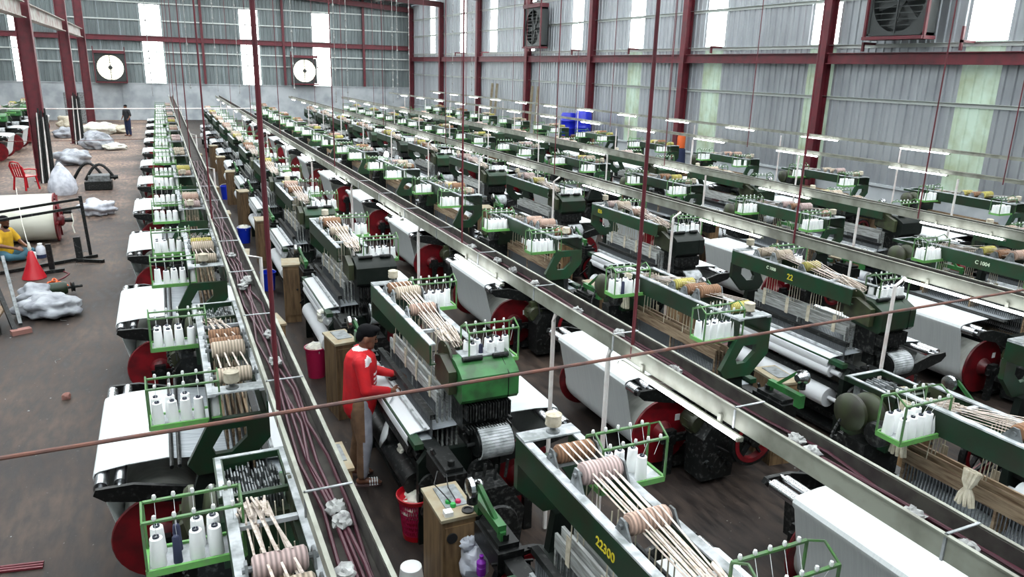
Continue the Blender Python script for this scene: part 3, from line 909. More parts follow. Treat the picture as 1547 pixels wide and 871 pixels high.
    wh.lathe([(.06, 0), (.06, .12)], (-.02, .07, .52), 'y', 14).cyl((-.02, -.3, .52), (-.02, .07, .52), .025, n=8)
    add('flywheel', wh.mesh('flywheel', 'dark'), [('red_rim_face', MB().plate_hole([(-.02 + .235 * math.cos(a), .52 + .235 * math.sin(a)) for a in ang], [(-.02 + .19 * math.cos(a), .52 + .19 * math.sin(a)) for a in ang], 'xz', .095, .165).mesh('red_rim_face', 'red'), None, 1)], lod=1)
    add('drive_belt', MB().bar((.40, -.09, .735), (-.02, .13, .795), .03, .012).bar((.40, -.09, .505), (-.02, .13, .25), .03, .012).mesh('drive_belt', 'black_rubber'), lod=1)
    # weft arm at the far end
    add('weft_arm', MB().box(-.30, -.24, .02, .46, 1.03, 1.09).box(-.30, -.24, .38, .46, .96, 1.03).box(-.29, -.25, .0, .06, .85, 1.05).bar((-.27, .1, 1.06), (-.33, .3, 1.26), .03).mesh('weft_arm', 'box_green'),
        [('weft_feeder', MB().lathe([(.03, 0), (.07, .01), (.075, .04), (.05, .06), (.05, .10), (.035, .115)], (-.40, .34, 1.22), 'x', 18).mesh('weft_feeder', 'chrome'), None, 1),
         ('feeder_bracket', MB().bar((-.33, .3, 1.28), (-.38, .34, 1.15), .03).lathe([(.04, 0), (.04, .1)], (-.36, .34, 1.10), 'z', 10).mesh('feeder_bracket', 'iron'), None, 1)], lod=1)
    for yc in ((-.13, -1.72) if odd else (-.44, -2.0)):
        P.extend(rack_parts(yc))
    return P


KIT = {False: build_loom(False), True: build_loom(True)}
rack_y = {True: (-.13, -1.72), False: (-.44, -2.0)}


def place_loom(kit, loc, rz, label, group, lod):
    t = thing('power_loom', label, 'loom', loc, rz, group)
    out = {}
    for name, me, subs, kind, l in kit:
        if lod > l: continue
        p = link(name, me, t, kind=kind)
        out.setdefault(name, []).append(p)
        for sn, sm, sk_, sl_ in subs:
            if lod > sl_: continue
            link(sn, sm, p, kind=sk_)
    return t, out


def text_mesh(s, size, m):
    cu = bpy.data.curves.new('t', 'FONT')
    cu.body = s; cu.size = size; cu.extrude = 0.0012
    cu.offset = 0.0015
    o = bpy.data.objects.new('t', cu)
    col.objects.link(o)
    dg = bpy.context.evaluated_depsgraph_get()
    me = bpy.data.meshes.new_from_object(o.evaluated_get(dg))
    bpy.data.objects.remove(o)
    me.materials.clear()
    me.materials.append(MAT[m])
    return me


ROWS = [  # centre x, first root y, odd
    (0.31, 1.75, True), (2.08, 3.95, False), (5.05, 1.55, True), (7.03, 0.25, False), (10.12, 1.55, True), (11.95, 4.0, False), (15.05, 1.6, True)]
ROWN = ['leftmost', 'second', 'third', 'fourth', 'fifth', 'sixth', 'rightmost']
PITCH = 3.75
YMAX = 43.5
cones = []
cabs = []
looms = {}


def in_view(x, y0, y1, hx=0.9):
    hit = 0
    for xx in (x - hx, x + hx):
        for yy in (y0, (y0 + y1) / 2, y1):
            for zz in (0.4, 1.1, 1.8):
                p = proj((xx, yy, zz))
                if p and -15 < p[0] < 1562 and -15 < p[1] < 886: hit += 1
    return hit > 0


for r, (cx, y0, odd) in enumerate(ROWS):
    n = 0; k = 0
    y = y0
    step = PITCH
    if r == 0:
        ys = [1.98, 5.25, 8.95] + [12.7 + 3.75 * q for q in range(9)]
    else:
        ys = [y0 + PITCH * q for q in range(14)]
    for y in ys:
        if y > YMAX: break
        a, b = (y - .3, y + 2.6) if odd else (y - 2.7, y + .4)
        if not in_view(cx, a, b): continue
        dist = math.hypot(cx, (a + b) / 2)
        lod = 0 if dist < 14.5 else (1 if dist < 25 else 2)
        kindw = ['dark green', 'worn green', 'oil-darkened green'][(r + n) % 3]
        label = '%s power loom, %s from the camera in the %s row' % (kindw, nth(n), ROWN[r])
        t, parts = place_loom(KIT[odd], (cx, y, 0), PI if odd else 0, label, 'power looms in the %s row' % ROWN[r], lod)
        looms[(r, n)] = (t, parts)
        if not odd and not (r == 1 and n in (0, 1)) :
            for p in parts.get('dobby_box', []):
                p.material_slots[0].link = 'OBJECT'
                p.material_slots[0].material = MAT['green']
        if r == 1 and n < 2:
            for pn, pm in (('cloth_roll', 'dark'), ('take_up_roller', 'iron')):
                for p in parts.get(pn, []):
                    p.material_slots[0].link = 'OBJECT'
                    p.material_slots[0].material = MAT[pm]
        if r == 1 and n == 0: parts['creel_frame'][1].location.y = .22
        for q, yc in enumerate(rack_y[odd]):
            if r == 1 and n == 0 and q == 1: yc += .22
            for i in range(5):
                for s in (-1, 1):
                    if random.random() < 0.13: continue
                    lx = RACKX[0] + .045 + i * .09 + random.uniform(-.008, .008)
                    ly = yc + s * .052 + random.uniform(-.006, .006)
                    wx, wy = (cx - lx, y - ly) if odd else (cx + lx, y + ly)
                    cones.append((math.dist((0, 0, 4), (wx, wy, 1.6)), wx, wy, r, n, q, odd, i, (s > 0) == odd))
        if dist < 30:
            cabs.append((r, n, cx + (.68 if odd else -.42), y + (.30 if odd else .65), dist, odd))
        n += 1

def shade_part(key, part, m):
    for p in looms.get(key, (None, {}))[1].get(part, []):
        p.material_slots[0].link = 'OBJECT'
        p.material_slots[0].material = MAT[m]


for key_ in ((3, 2), (1, 2), (1, 4), (5, 1)):
    shade_part(key_, 'dobby_box', 'frame_green')
# painted numbers on the rails
def paint(key, s, size, m, along, zz, face):
    if key not in looms: return
    t, parts = looms[key]
    me = text_mesh(s, size, m)
    rail = parts['front_rail' if face < 0 else 'back_rail'][0]
    o = link('painted_number', me, rail)
    if face < 0:
        o.matrix_local = Matrix.Translation((-.2012, along, zz)) @ Matrix.Rotation(-PI / 2, 4, 'Z') @ Matrix.Rotation(PI / 2, 4, 'X')
    else:
        o.matrix_local = Matrix.Translation((.2012, along, zz)) @ Matrix.Rotation(PI / 2, 4, 'Z') @ Matrix.Rotation(PI / 2, 4, 'X')


def row_index(r, ytarget):
    best = None
    for (rr, n), (t, p) in looms.items():
        if rr == r and (best is None or abs(t.location.y - ytarget) < abs(looms[(r, best)][0].location.y - ytarget)):
            best = n
    return (r, best)


paint(row_index(3, 7.75), 'C 1008', .055, 'paint_white', -.66, 1.66, -1)
paint(row_index(3, 7.75), '22', .10, 'paint_yellow', -1.02, 1.615, -1)
paint(row_index(3, 11.5), '826', .09, 'paint_yellow', -.22, 1.63, -1)
paint(row_index(4, 5.3), 'C 1004', .07, 'paint_white', -1.15, 1.63, 1)
paint(row_index(1, 3.95), '22300', .075, 'paint_yellow', -1.02, 1.61, -1)

# ------------------------------------------------------------------ yarn cones
cp = [(.012, 0), (.036, 0), (.038, .008), (.031, .150), (.030, .158), (.012, .160)]
cone_me = MB().lathe(cp, (0, 0, 0), 'z', 12).mesh('yarn_cone', 'cone_yarn')
core_me = MB().lathe([(.006, .1), (.0165, .1), (.0165, .170), (.011, .170), (.011, .12)], (0, 0, 0), 'z', 10).mesh('core_tube', 'cone_core')
navy_me = MB().lathe([(.012, 0), (.022, 0), (.022, .008), (.018, .142), (.012, .15)], (0, 0, 0), 'z', 12).mesh('yarn_cone', 'cone_navy')
cones.sort()
RACKN = {(True, 0): 'front', (True, 1): 'dobby-side', (False, 0): 'rear', (False, 1): 'dobby-side'}
rest = MB()
cnt = 0
for d, x, y, r, n, q, odd, ci, cf in cones:
    p = proj((x, y, 1.65))
    if p is None or not (-5 < p[0] < 1552 and -5 < p[1] < 880): continue
    if cnt < 300:
        navy = random.random() < .03 and cnt < 90
        o = link('yarn_cone', navy_me if navy else cone_me, None, (x, y, RZ0))
        lab = '%s yarn cone, %s from the rail in %s line, %s rack, %s loom, %s row' % ('navy' if navy else 'white', nth(ci), 'front' if cf else 'back', RACKN[(odd, q)], nth(n), ROWN[r])
        tag(o, lab, 'yarn cone', 'yarn cones on the creel racks of the %s row' % ROWN[r])
        if cnt < 150 and not navy:
            link('core_tube', core_me, o)
        cnt += 1
    else:
        rest.lathe([(.038, 0), (.031, .16)], (x, y, RZ0), 'z', 6)
o = link('distant_yarn_cones', rest.mesh('distant_yarn_cones', 'cone_yarn'), kind='stuff')
tag(o, 'crowd of white yarn cones on the racks of the distant looms', 'yarn cones')

# ------------------------------------------------------------------ wooden control cabinets at the loom ends
cab_body = MB().box(-.125, .125, -.22, .22, 0, .93).mesh('body', 'wood')
cab_top = MB().box(-.14, .14, -.235, .235, .93, .955).mesh('top_board', 'wood_top')
cab_door = MB().box(-.105, .105, -.231, -.22, .12, .88).mesh('door', 'wood')
cab_knob = MB().lathe([(.008, 0), (.008, .012), (.016, .016), (.016, .026), (.01, .03)], (.08, -.261, .55), 'y', 10).mesh('knob', 'black_rubber')
cab_pan = MB().box(-.06, .11, -.10, .19, .955, .962).mesh('lid_panel', 'grey_metal')
for r, n, x, y, d, odd in cabs:
    t = thing('control_cabinet', 'brown wooden control cabinet beside %s loom in %s row' % (nth(n), ROWN[r]), 'cabinet', (x, y, 0), 0.12 * ((n * 7 + r) % 3 - 1), 'wooden control cabinets')
    link('body', cab_body, t); link('top_board', cab_top, t)
    if d < 22:
        dd = link('door', cab_door, t); link('knob', cab_knob, dd)
    if d < 9:
        link('lid_panel', cab_pan, t)
    if r == 1 and n == 0:
        t['label'] = 'wooden control cabinet with green buttons at bottom centre'
        for bx, by_, m in ((-.02, -.04, 'button_green'), (.0, -.09, 'button_green'), (.05, -.06, 'plastic_pink')):
            link('push_button', MB().lathe([(.022, 0), (.022, .02), (.018, .028)], (bx, by_, .955), 'z', 12).mesh('push_button', m), t)
        link('round_socket', MB().lathe([(.045, 0), (.045, .012), (.03, .014), (.03, .006)], (.08, -.18, .955), 'z', 18).mesh('round_socket', 'black_rubber'), t)
        link('round_socket', MB().lathe([(.04, 0), (.04, .012), (.025, .014)], (-.06, -.246, .80), 'y', 16).mesh('round_socket', 'black_rubber'), t)
        link('plug', MB().box(-.10, -.04, -.21, -.15, .955, .99).mesh('plug', 'white_plain'), t)
        link('wire_loop', MB().tube([(.0, -.1, .97), (-.03, 0, 1.0), (-.08, .1, 1.05), (-.02, .2, 1.09), (.05, .2, 1.05), (.03, .1, 1.0), (.04, -.05, .97)], .005, 6).mesh('wire_loop', 'black_rubber'), t)

# ================================================================== cable trays with lamps
TR = [  # x, z, label word
    (0.52, 2.20, 'leftmost'), (2.90, 2.20, 'second'), (6.82, 2.20, 'third'), (9.85, 2.20, 'fourth'), (12.7, 2.48, 'fifth'), (15.3, 2.60, 'rightmost')]
TY0, TY1 = 0.6, 46.0
lamp_n = 0
post_me = {}
for k, (x, z, nm) in enumerate(TR):
    y0 = TY0 if k < 4 else 3.0
    wd, ht, th = 0.20, 0.11, 0.008
    if k > 1: wd = 0.14
    if k > 3: wd, ht = 0.09, 0.055
    t = thing('cable_tray', 'long grey steel cable tray, %s of the overhead trays' % nm, 'cable tray', (x, 0, z), 0, 'overhead cable trays')
    ch = MB().box(-wd / 2, -wd / 2 + th, y0, TY1, -ht, 0).box(wd / 2 - th, wd / 2, y0, TY1, -ht, 0).box(-wd / 2, wd / 2, y0, TY1, -ht - th, -ht)
    ch.box(-wd / 2 - .012, -wd / 2 + th, y0, TY1, -.004, .004).box(wd / 2 - th, wd / 2 + .012, y0, TY1, -.004, .004)
    c = link('channel', ch.mesh('channel', 'tray'), t)
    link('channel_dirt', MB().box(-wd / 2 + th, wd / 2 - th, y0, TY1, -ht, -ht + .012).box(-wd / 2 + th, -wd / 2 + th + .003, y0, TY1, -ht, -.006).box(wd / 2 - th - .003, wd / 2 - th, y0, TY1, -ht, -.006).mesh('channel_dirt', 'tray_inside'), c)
    if k < 2:
        rnd = random.Random(k)
        for q in range(5):
            pts = []
            yy = y0 + .1
            while yy < 16:
                pts.append((-.055 + .028 * q + rnd.uniform(-.025, .025), yy, -.085 + rnd.uniform(0, .03)))
                yy += .45
            link('cable', MB().tube(pts, .009, 6).mesh('cable', 'cable_red' if (q or k == 0) else 'cable_orange'), t)
        for q in range(12):
            link('lint_tuft', MB().lump((rnd.uniform(-.05, .05), rnd.uniform(1.5, 8), -.05), (.04, .05, .03), q, .6, 3, 14, 10).mesh('lint_tuft', 'lint'), t)
        for q in range(9):
            yy = 1.7 + q * 1.3
            link('tie', MB().box(-.106, .106, yy, yy + .012, .004, .009).box(-.108, -.10, yy, yy + .012, -.12, .009).mesh('tie', 'dusty'), t)
    # posts down to the floor
    py = [4.40, 5.27] + [9.0 + 3.75 * q for q in range(10)] if k == 1 else [8.2 + 3.75 * 2 * q for q in range(5)] if k == 0 else [ROWS[k + 1][1] + (3.02 if k in (3, 5) else 1.05) + 3.75 * q for q in range(11)]
    for q, yy in enumerate(py):
        sx = .10 if k == 1 else (-wd / 2 - .03)
        if k == 1:
            pts = [(-.02, yy, -.13), (-.06, yy, -.15), (-.075, yy, -.21), (-.075, yy, -.4), (-.075, yy, -z + .01)]
        else:
            pts = [(.0 if k == 0 else sx, yy, -.12), (.3 if k == 0 else sx - (.12 if k == 2 else 0), yy, -.2), (.3 if k == 0 else sx - (.12 if k == 2 else 0), yy, -1), (.3 if k == 0 else sx - (.12 if k == 2 else 0), yy, -z + .01)]
        link('support_post', MB().tube(pts, .019, 8).mesh('support_post', 'pipe_white'), t)
    # hanger rods to the roof
    hy = [3.9, 9.5, 16, 23, 30, 38] if k == 0 else [4.08, 7.4, 14, 21, 28, 36] if k == 1 else [5.2 + 6.2 * q + k * .7 for q in range(6)]
    for q, yy in enumerate(hy):
        r = .013 if q == 0 and k in (0, 1, 2) else .010
        link('hanger_rod', MB().cyl((-.09, yy, -.10), (-.09, yy, roof_z(x) - z - .05), r, n=8).mesh('hanger_rod', 'maroon'), t)
    if k == 0: continue
    # fluorescent battens hung under the tray edge
    ly = y0 + 1.4 + (k * .9) % 2.0
    q = 0
    while ly < TY1 - 2:
        lit = not (k == 1 and 5.2 < ly < 7.0)
        if proj((x, ly, z)) and -200 < proj((x, ly, z))[0] < 1800:
            L = thing('tube_lamp', 'white fluorescent tube lamp, number %d from the camera under the %s cable tray' % (q + 1, nm), 'lamp', (x - wd / 2 - .03, ly, z - ht - .03), 0, 'tube lamps under the cable trays')
            L['label'] = '%s fluorescent tube lamp from the camera under the %s cable tray' % (nth(q).capitalize() if q < 15 else 'far', nm)
            link('batten', MB().box(-.004, .012, 0, 1.24, -.014, .014).box(-.03, -.004, 0, .02, -.01, .01).box(-.03, -.004, 1.22, 1.24, -.01, .01).mesh('batten', 'tray'), L)
            for yb in (.2, 1.0):
                link('clip', MB().box(.012, .03, yb, yb + .03, -.01, .06).mesh('clip', 'tray'), L)
            link('tube', MB().cyl((-.022, .02, .004), (-.022, 1.22, .004), .013, n=8).mesh('tube', 'tube_lamp'), L)
            q += 1
        ly += 3.3 if k < 4 else 3.0

# tie rods across the hall
o = link('tie_rod', MB().tube([(-1.6, 3.6, 2.30), (.4, 3.62, 2.31), (2.0, 3.68, 2.30), (4.5, 3.76, 2.30), (9.5, 3.9, 2.31)], .011, 8).mesh('tie_rod', 'rust'))
tag(o, 'long rusty tie rod crossing above the nearest looms', 'rod')
o = link('tie_rod', MB().tube([(-10, 30.2, 2.3), (-3, 30.6, 2.29), (3.5, 31.2, 2.30)], .02, 8).mesh('tie_rod', 'pipe_white'))
tag(o, 'pale horizontal pipe crossing the far left aisle', 'pipe')
o = link('tie_rod', MB().tube([(-10, 33.5, .95), (-3, 33.6, .93), (2.2, 33.8, 1.0), (10, 34, 1.3)], .012, 6).mesh('tie_rod', 'rust'))
tag(o, 'thin rusty wire stretched low across the left aisle', 'wire')
# linty cords hanging from the roof in front of the back wall
rnd = random.Random(3)
for q in range(12):
    x = -.1 + q * 1.5 + rnd.uniform(-.4, .4)
    y = rnd.uniform(36, 48)
    zb = rnd.uniform(1.8, 3.0)
    mb = MB().cyl((x, y, zb), (x, y, roof_z(x) - .03), .014, n=5)
    zz = zb
    while zz < roof_z(x) - .3:
        if rnd.random() < .6: mb.lathe([(.015, 0), (.045, .06), (.015, .16)], (x, y, zz), 'z', 5)
        zz += .35
    o = link('linty_chain', mb.mesh('linty_chain', 'lint'))
    tag(o, 'lint-covered chain hanging before the back wall, %s from the left' % nth(q), 'chain', 'linty chains hanging from the roof')

# ================================================================== people
def blob(name, caps, voxel, mats, smooth=4, paint=None):
    """one continuous surface grown round tapered limbs and ellipsoids"""
    mb = MB()
    for c in caps:
        if c[0] == 'e':
            _, p, r, rot = c
            M = Matrix.Translation(p) @ Matrix.Rotation(rot, 4, 'Y')
            b = len(mb.v)
            nu, nv = 14, 9
            for j in range(nv + 1):
                th = PI * j / nv
                for i in range(nu):
                    ph = 2 * PI * i / nu
                    mb.v.append(tuple(M @ Vector((r[0] * math.sin(th) * math.cos(ph), r[1] * math.sin(th) * math.sin(ph), r[2] * math.cos(th)))))
            for j in range(nv):
                for i in range(nu):
                    i2 = (i + 1) % nu
                    mb.face(b + j * nu + i, b + (j + 1) * nu + i, b + (j + 1) * nu + i2, b + j * nu + i2)
        else:
            p, q, r1, r2 = c
            p = Vector(p); q = Vector(q)
            d = q - p
            L = max(d.length, 1e-4)
            M = Matrix.Translation(p) @ d.to_track_quat('Z', 'Y').to_matrix().to_4x4()
            pr = [(r1 * math.cos(a), r1 * math.sin(a)) for a in (-1.45, -1.0, -.5, 0)]
            pr += [(r2 * math.cos(a), L + r2 * math.sin(a)) for a in (0, .5, 1.0, 1.45)]
            mb.lathe(pr, (0, 0, 0), 'z', 12, M)
    me = mb.mesh(name, *mats)
    o = bpy.data.objects.new('tmp', me)
    col.objects.link(o)
    m = o.modifiers.new('r', 'REMESH'); m.mode = 'VOXEL'; m.voxel_size = voxel; m.use_smooth_shade = True
    if smooth:
        m = o.modifiers.new('s', 'SMOOTH'); m.factor = .5; m.iterations = smooth
    dg = bpy.context.evaluated_depsgraph_get()
    res = bpy.data.meshes.new_from_object(o.evaluated_get(dg))
    bpy.data.objects.remove(o)
    res.name = name
    res.materials.clear()
    for k in mats: res.materials.append(MAT[k])
    for p in res.polygons:
        p.use_smooth = True
        p.material_index = paint(p.center) if paint else 0
    return res


def hand(w, d, side, s=1.0, grip=.5):
    """palm and five bent fingers; w wrist, d direction of the hand, side = where the thumb is"""
    w = Vector(w); d = Vector(d).normalized(); t = Vector(side).normalized()
    n = d.cross(t).normalized()
    if n.z > 0: n = -n
    out = [(w, w + d * .045 * s, .024 * s, .026 * s)]
    for i, L in enumerate((.068, .078, .072, .056)):
        a = w + d * .075 * s + t * (.027 - .018 * i) * s
        out.append((w + d * .02 * s + t * (.016 - .011 * i) * s, a, .016 * s, .0105 * s))
        b = a + (d * (1 - grip * .5) + n * grip).normalized() * L * .55 * s
        c = b + (d * (.4 - grip * .6) + n * (grip + .4)).normalized() * L * .45 * s
        out += [(a, b, .0105 * s, .009 * s), (b, c, .009 * s, .0075 * s)]
    a = w + d * .025 * s + t * .03 * s
    b = a + (d * .7 + t * .7).normalized() * .035 * s
    c = b + (d * .9 + n * .5).normalized() * .03 * s
    out += [(w + d * .01 * s, a, .018 * s, .013 * s), (a, b, .013 * s, .010 * s), (b, c, .010 * s, .008 * s)]
    return out


def head_caps(c, tilt, s=1.0):
    """face looks along +x, head centre c, tilt = nod forward (radians)"""
    c = Vector(c)
    R = Matrix.Rotation(tilt, 3, 'Y')

    def P(x, y, z): return c + R @ (Vector((x, y, z)) * s)
    caps = [('e', P(0, 0, .02), (.093 * s, .074 * s, .095 * s), tilt), ('e', P(.035, 0, -.045), (.058 * s, .056 * s, .07 * s), tilt),
            (P(.085, 0, .02), P(.105, 0, -.018), .010 * s, .014 * s), ('e', P(.075, 0, -.085), (.026 * s, .030 * s, .024 * s), tilt),
            (P(.088, -.016, -.052), P(.088, .016, -.052), .010 * s, .010 * s), (P(.078, -.03, .035), P(.078, .03, .035), .012 * s, .012 * s)]
    for y in (-.076, .076):
        caps.append(('e', P(-.01, y, -.01), (.022 * s, .010 * s, .034 * s), tilt))
    return caps, P


# --- weaver in red at the second row
t = thing('person', 'standing weaver in red long-sleeved shirt and tan trousers working at a loom', 'person', (1.50, 6.72, 0), -.18)
hc, HP = head_caps((.085, 0, 1.515), .32, .98)
rw, lw = (.30, -.13, 1.005), (.37, .13, 1.06)
caps = hc + [((.03, 0, 1.33), (.06, 0, 1.45), .055, .048), ((0, 0, .88), (.02, 0, 1.28), .12, .13)]
caps += [((.02, -.17, 1.33), (.06, -.23, 1.07), .048, .040), ((.06, -.23, 1.07), rw, .040, .026), ((.02, .17, 1.33), (.12, .22, 1.10), .048, .040), ((.12, .22, 1.10), lw, .040, .026)]
caps += hand(rw, (.95, .25, -.25), (.1, .6, .8), 1.0, .6) + hand(lw, (.95, -.25, -.25), (.1, -.6, .8), 1.0, .5)
for y, kx, ax, ay in ((-.09, .035, .0, -.10), (.09, .0, -.07, .13)):
    caps += [((0, y, .86), (kx, y * 1.1, .47), .085, .058), ((kx, y * 1.1, .47), (ax, ay, .09), .056, .036), ((ax - .03, ay, .05), (ax + .14, ay - .01, .035), .034, .028)]
    for q in range(5):
        caps.append(((ax + .14, ay - .03 + q * .014, .03), (ax + .185 - .012 * abs(q - 1), ay - .035 + q * .016, .024), .011, .010))
body = link('body', blob('body', caps, .0075, ['skin'], 3), t)
sh = [((.0, 0, .84), (.01, 0, 1.05), .168, .160), ((.01, 0, 1.05), (.02, 0, 1.27), .162, .158), ((.02, -.13, 1.31), (.02, .13, 1.31), .085, .085), ((0, 0, .80), (0, 0, .9), .150, .150), ((.03, 0, 1.32), (.04, 0, 1.385), .085, .066)]
sh += [((.02, -.16, 1.32), (.055, -.235, 1.07), .072, .056), ((.055, -.235, 1.07), (.26, -.145, 1.015), .056, .038), ((.02, .16, 1.32), (.12, .225, 1.10), .072, .056), ((.12, .225, 1.10), (.33, .145, 1.065), .056, .038)]


def shirt_paint(c):
    if c.z > 1.405 and abs(c.y) < .11: return 1
    if c.y < -.10 and 1.30 < c.z < 1.37 and .055 < c.x < .12: return 1
    if c.x > .125 and -.10 < c.y < -.01 and 1.02 < c.z < 1.20 and (int(c.z * 45) % 2 == 0) and abs(c.y + .055) < .04: return 1
    return 0


link('shirt', blob('shirt', sh, .008, ['shirt_red', 'shirt_white'], 4, shirt_paint), t)
tr = [((0, -.05, .88), (0, .05, .88), .125, .125)]
for y, kx, ax, ay in ((-.09, .035, .0, -.10), (.09, .0, -.07, .13)):
    tr += [((0, y * .8, .84), (kx, y * 1.1, .47), .112, .080), ((kx, y * 1.1, .47), (ax, ay, .12), .080, .056)]
link('trousers', blob('trousers', tr, .008, ['trouser_tan', 'trouser_grey'], 4, lambda c: 1 if c.x > (.035 if c.z > .5 else .012) and c.y < 0 else 0), t)
hr = [('e', HP(-.012, 0, .060), (.098, .082, .074), .32), ('e', HP(-.06, 0, .015), (.048, .074, .075), .32), ('e', HP(.055, 0, .105), (.052, .062, .028), .32)]
link('hair', blob('hair', hr, .010, ['hair'], 1), t)
fc = MB()
for y in (-.030, .030):
    p = HP(.088, y, .012); fc.lump(p, (.006, .012, .006), 1, 0, 1, 8, 6, False)
    p = HP(.086, y, .036); fc.lump(p, (.007, .018, .004), 1, 0, 1, 8, 6, False)
p = HP(.097, 0, -.052); fc.lump(p, (.004, .02, .004), 1, 0, 1, 8, 6, False)
p = HP(.094, 0, -.035); fc.lump(p, (.005, .026, .005), 1, 0, 1, 8, 6, False)
link('eyes_and_brows', fc.mesh('eyes_and_brows', 'hair'), t, kind='stuff')
for ax, ay in ((.0, -.10), (-.07, .13)):
    sd = link('sandal', MB().prism([(ax - .09, ay - .035), (ax + .0, ay - .04), (ax + .12, ay - .05), (ax + .18, ay - .035), (ax + .19, ay + .02), (ax + .1, ay + .045), (ax - .06, ay + .035)], 'xy', .0, .018).mesh('sandal', 'sandal_sole'), t)
    for q in range(4):
        x = ax + .07 + q * .024
        link('strap_stripe', MB().tube([(x, ay - .048, .015), (x, ay - .042, .05), (x, ay, .066), (x, ay + .036, .05), (x, ay + .042, .015)], .0075, 6).mesh('strap_stripe', 'white_plain'), sd)
# cloth he is holding
dr = MB()
n = 10
pts = []
for j in range(9):
    for i in range(n):
        u, v = i / (n - 1), j / 8
        pts.append((1.70 + .20 * u - .10 * v * (1 - u) + .025 * math.sin(u * 9 + v * 3), 6.35 + .42 * u + .05 * math.sin(v * 7 + u * 4), .985 - .42 * v * (1.15 - .85 * u) + .012 * math.sin(u * 14 + v * 9)))
b = len(dr.v)
dr.v += pts
for j in range(8):
    for i in range(n - 1):
        dr.face(b + j * n + i, b + j * n + i + 1, b + (j + 1) * n + i + 1, b + (j + 1) * n + i)
o = link('loose_cloth', dr.mesh('loose_cloth', 'cloth', angle=80))
mo_ = o.modifiers.new('solid', 'SOLIDIFY'); mo_.thickness = .006
tag(o, 'loose white cloth end held by the weaver in red', 'cloth')
o = link('hand_comb', MB().box(-.09, .09, -.022, .022, 0, .022).box(-.02, .06, -.03, .03, .022, .034).mesh('hand_comb', 'black_rubber'), None, (1.90, 6.78, 1.015), .25)
tag(o, 'small black hand tool at the weaver\'s far hand', 'tool')

# --- seated worker in yellow
t = thing('person', 'worker in yellow shirt sitting cross-legged on the left floor', 'person', (-3.12, 17.75, 0), -.55)
hc, HP = head_caps((.05, 0, .80), .25, 1.0)
rw, lw = (.36, -.16, .30), (.42, .06, .30)
caps = hc + [((.0, 0, .60), (.03, 0, .72), .055, .048), ((-.04, 0, .14), (0, 0, .56), .12, .13)]
caps += [((.0, -.17, .60), (.10, -.25, .36), .048, .04), ((.10, -.25, .36), rw, .04, .026), ((.0, .17, .60), (.14, .22, .36), .048, .04), ((.14, .22, .36), lw, .04, .026)]
caps += hand(rw, (.9, .3, -.2), (0, .6, .8)) + hand(lw, (.9, -.2, -.2), (0, -.6, .8))
caps += [((-.02, -.1, .12), (.30, -.30, .14), .08, .06), ((.30, -.30, .14), (.34, .05, .06), .055, .04), ((-.02, .1, .12), (.30, .30, .14), .08, .06), ((.30, .30, .14), (.24, -.02, .06), .055, .04), ((.34, .05, .05), (.36, .16, .04), .035, .03), ((.24, -.02, .05), (.22, -.13, .04), .035, .03)]
link('body', blob('body', caps, .010, ['skin'], 3), t)
sh = [((-.04, 0, .18), (0, 0, .52), .16, .15), ((0, -.13, .57), (0, .13, .57), .085, .085), ((0, -.16, .58), (.07, -.225, .42), .078, .07), ((0, .16, .58), (.09, .215, .42), .078, .07)]
link('shirt', blob('shirt', sh, .013, ['shirt_yellow'], 3), t)
tr = [((-.03, -.06, .13), (-.03, .06, .13), .14, .14), ((-.02, -.1, .13), (.30, -.30, .145), .10, .08), ((.30, -.30, .145), (.33, .0, .08), .075, .058), ((-.02, .1, .13), (.30, .30, .145), .10, .08), ((.30, .30, .145), (.25, .04, .08), .075, .058)]
link('trousers', blob('trousers', tr, .013, ['jeans'], 3), t)
link('hair', blob('hair', [('e', HP(-.012, 0, .055), (.1, .085, .072), .25), ('e', HP(-.05, 0, .015), (.05, .076, .075), .25)], .012, ['hair'], 1), t)
link('beard', blob('beard', [('e', HP(.05, 0, -.085), (.05, .06, .045), .25)], .012, ['hair'], 1), t)

# --- worker far down the left aisle
t = thing('person', 'distant worker in dark clothes standing near the back wall', 'person', (-1.72, 46.3, 0), -2.4)
hc, HP = head_caps((.03, 0, 1.52), .1, 1.0)
caps = hc + [((0, 0, 1.34), (.01, 0, 1.44), .055, .05), ((0, 0, .9), (0, 0, 1.28), .13, .13)]
for s_ in (-1, 1):
    w_ = (.12, s_ * .24, .92)
    caps += [((0, s_ * .18, 1.34), (-.01, s_ * .25, 1.1), .05, .04), ((-.01, s_ * .25, 1.1), w_, .04, .026), ((0, s_ * .1, .86), (.0, s_ * .11, .45), .09, .06), ((.0, s_ * .11, .45), (-.02, s_ * .12, .08), .056, .04), ((-.04, s_ * .12, .04), (.13, s_ * .13, .03), .036, .03)]
    caps += hand(w_, (.6, 0, -.8), (.7, -s_ * .5, .3))
link('body', blob('body', caps, .014, ['skin'], 2), t)
sh = [((0, 0, .86), (0, 0, 1.27), .155, .15), ((0, -.13, 1.31), (0, .13, 1.31), .085, .085)] + [((0, s_ * .17, 1.33), (-.01, s_ * .25, 1.1), .075, .06) for s_ in (-1, 1)]
link('shirt', blob('shirt', sh, .018, ['shirt_black'], 2), t)
tr = [((0, -.05, .88), (0, .05, .88), .13, .13)]
for s_ in (-1, 1):
    tr += [((0, s_ * .09, .84), (0, s_ * .11, .45), .11, .085), ((0, s_ * .11, .45), (-.02, s_ * .12, .1), .085, .065)]
link('trousers', blob('trousers', tr, .018, ['navy'], 2), t)
link('hair', blob('hair', [('e', HP(-.012, 0, .055), (.1, .085, .072), .1)], .015, ['hair'], 1), t)

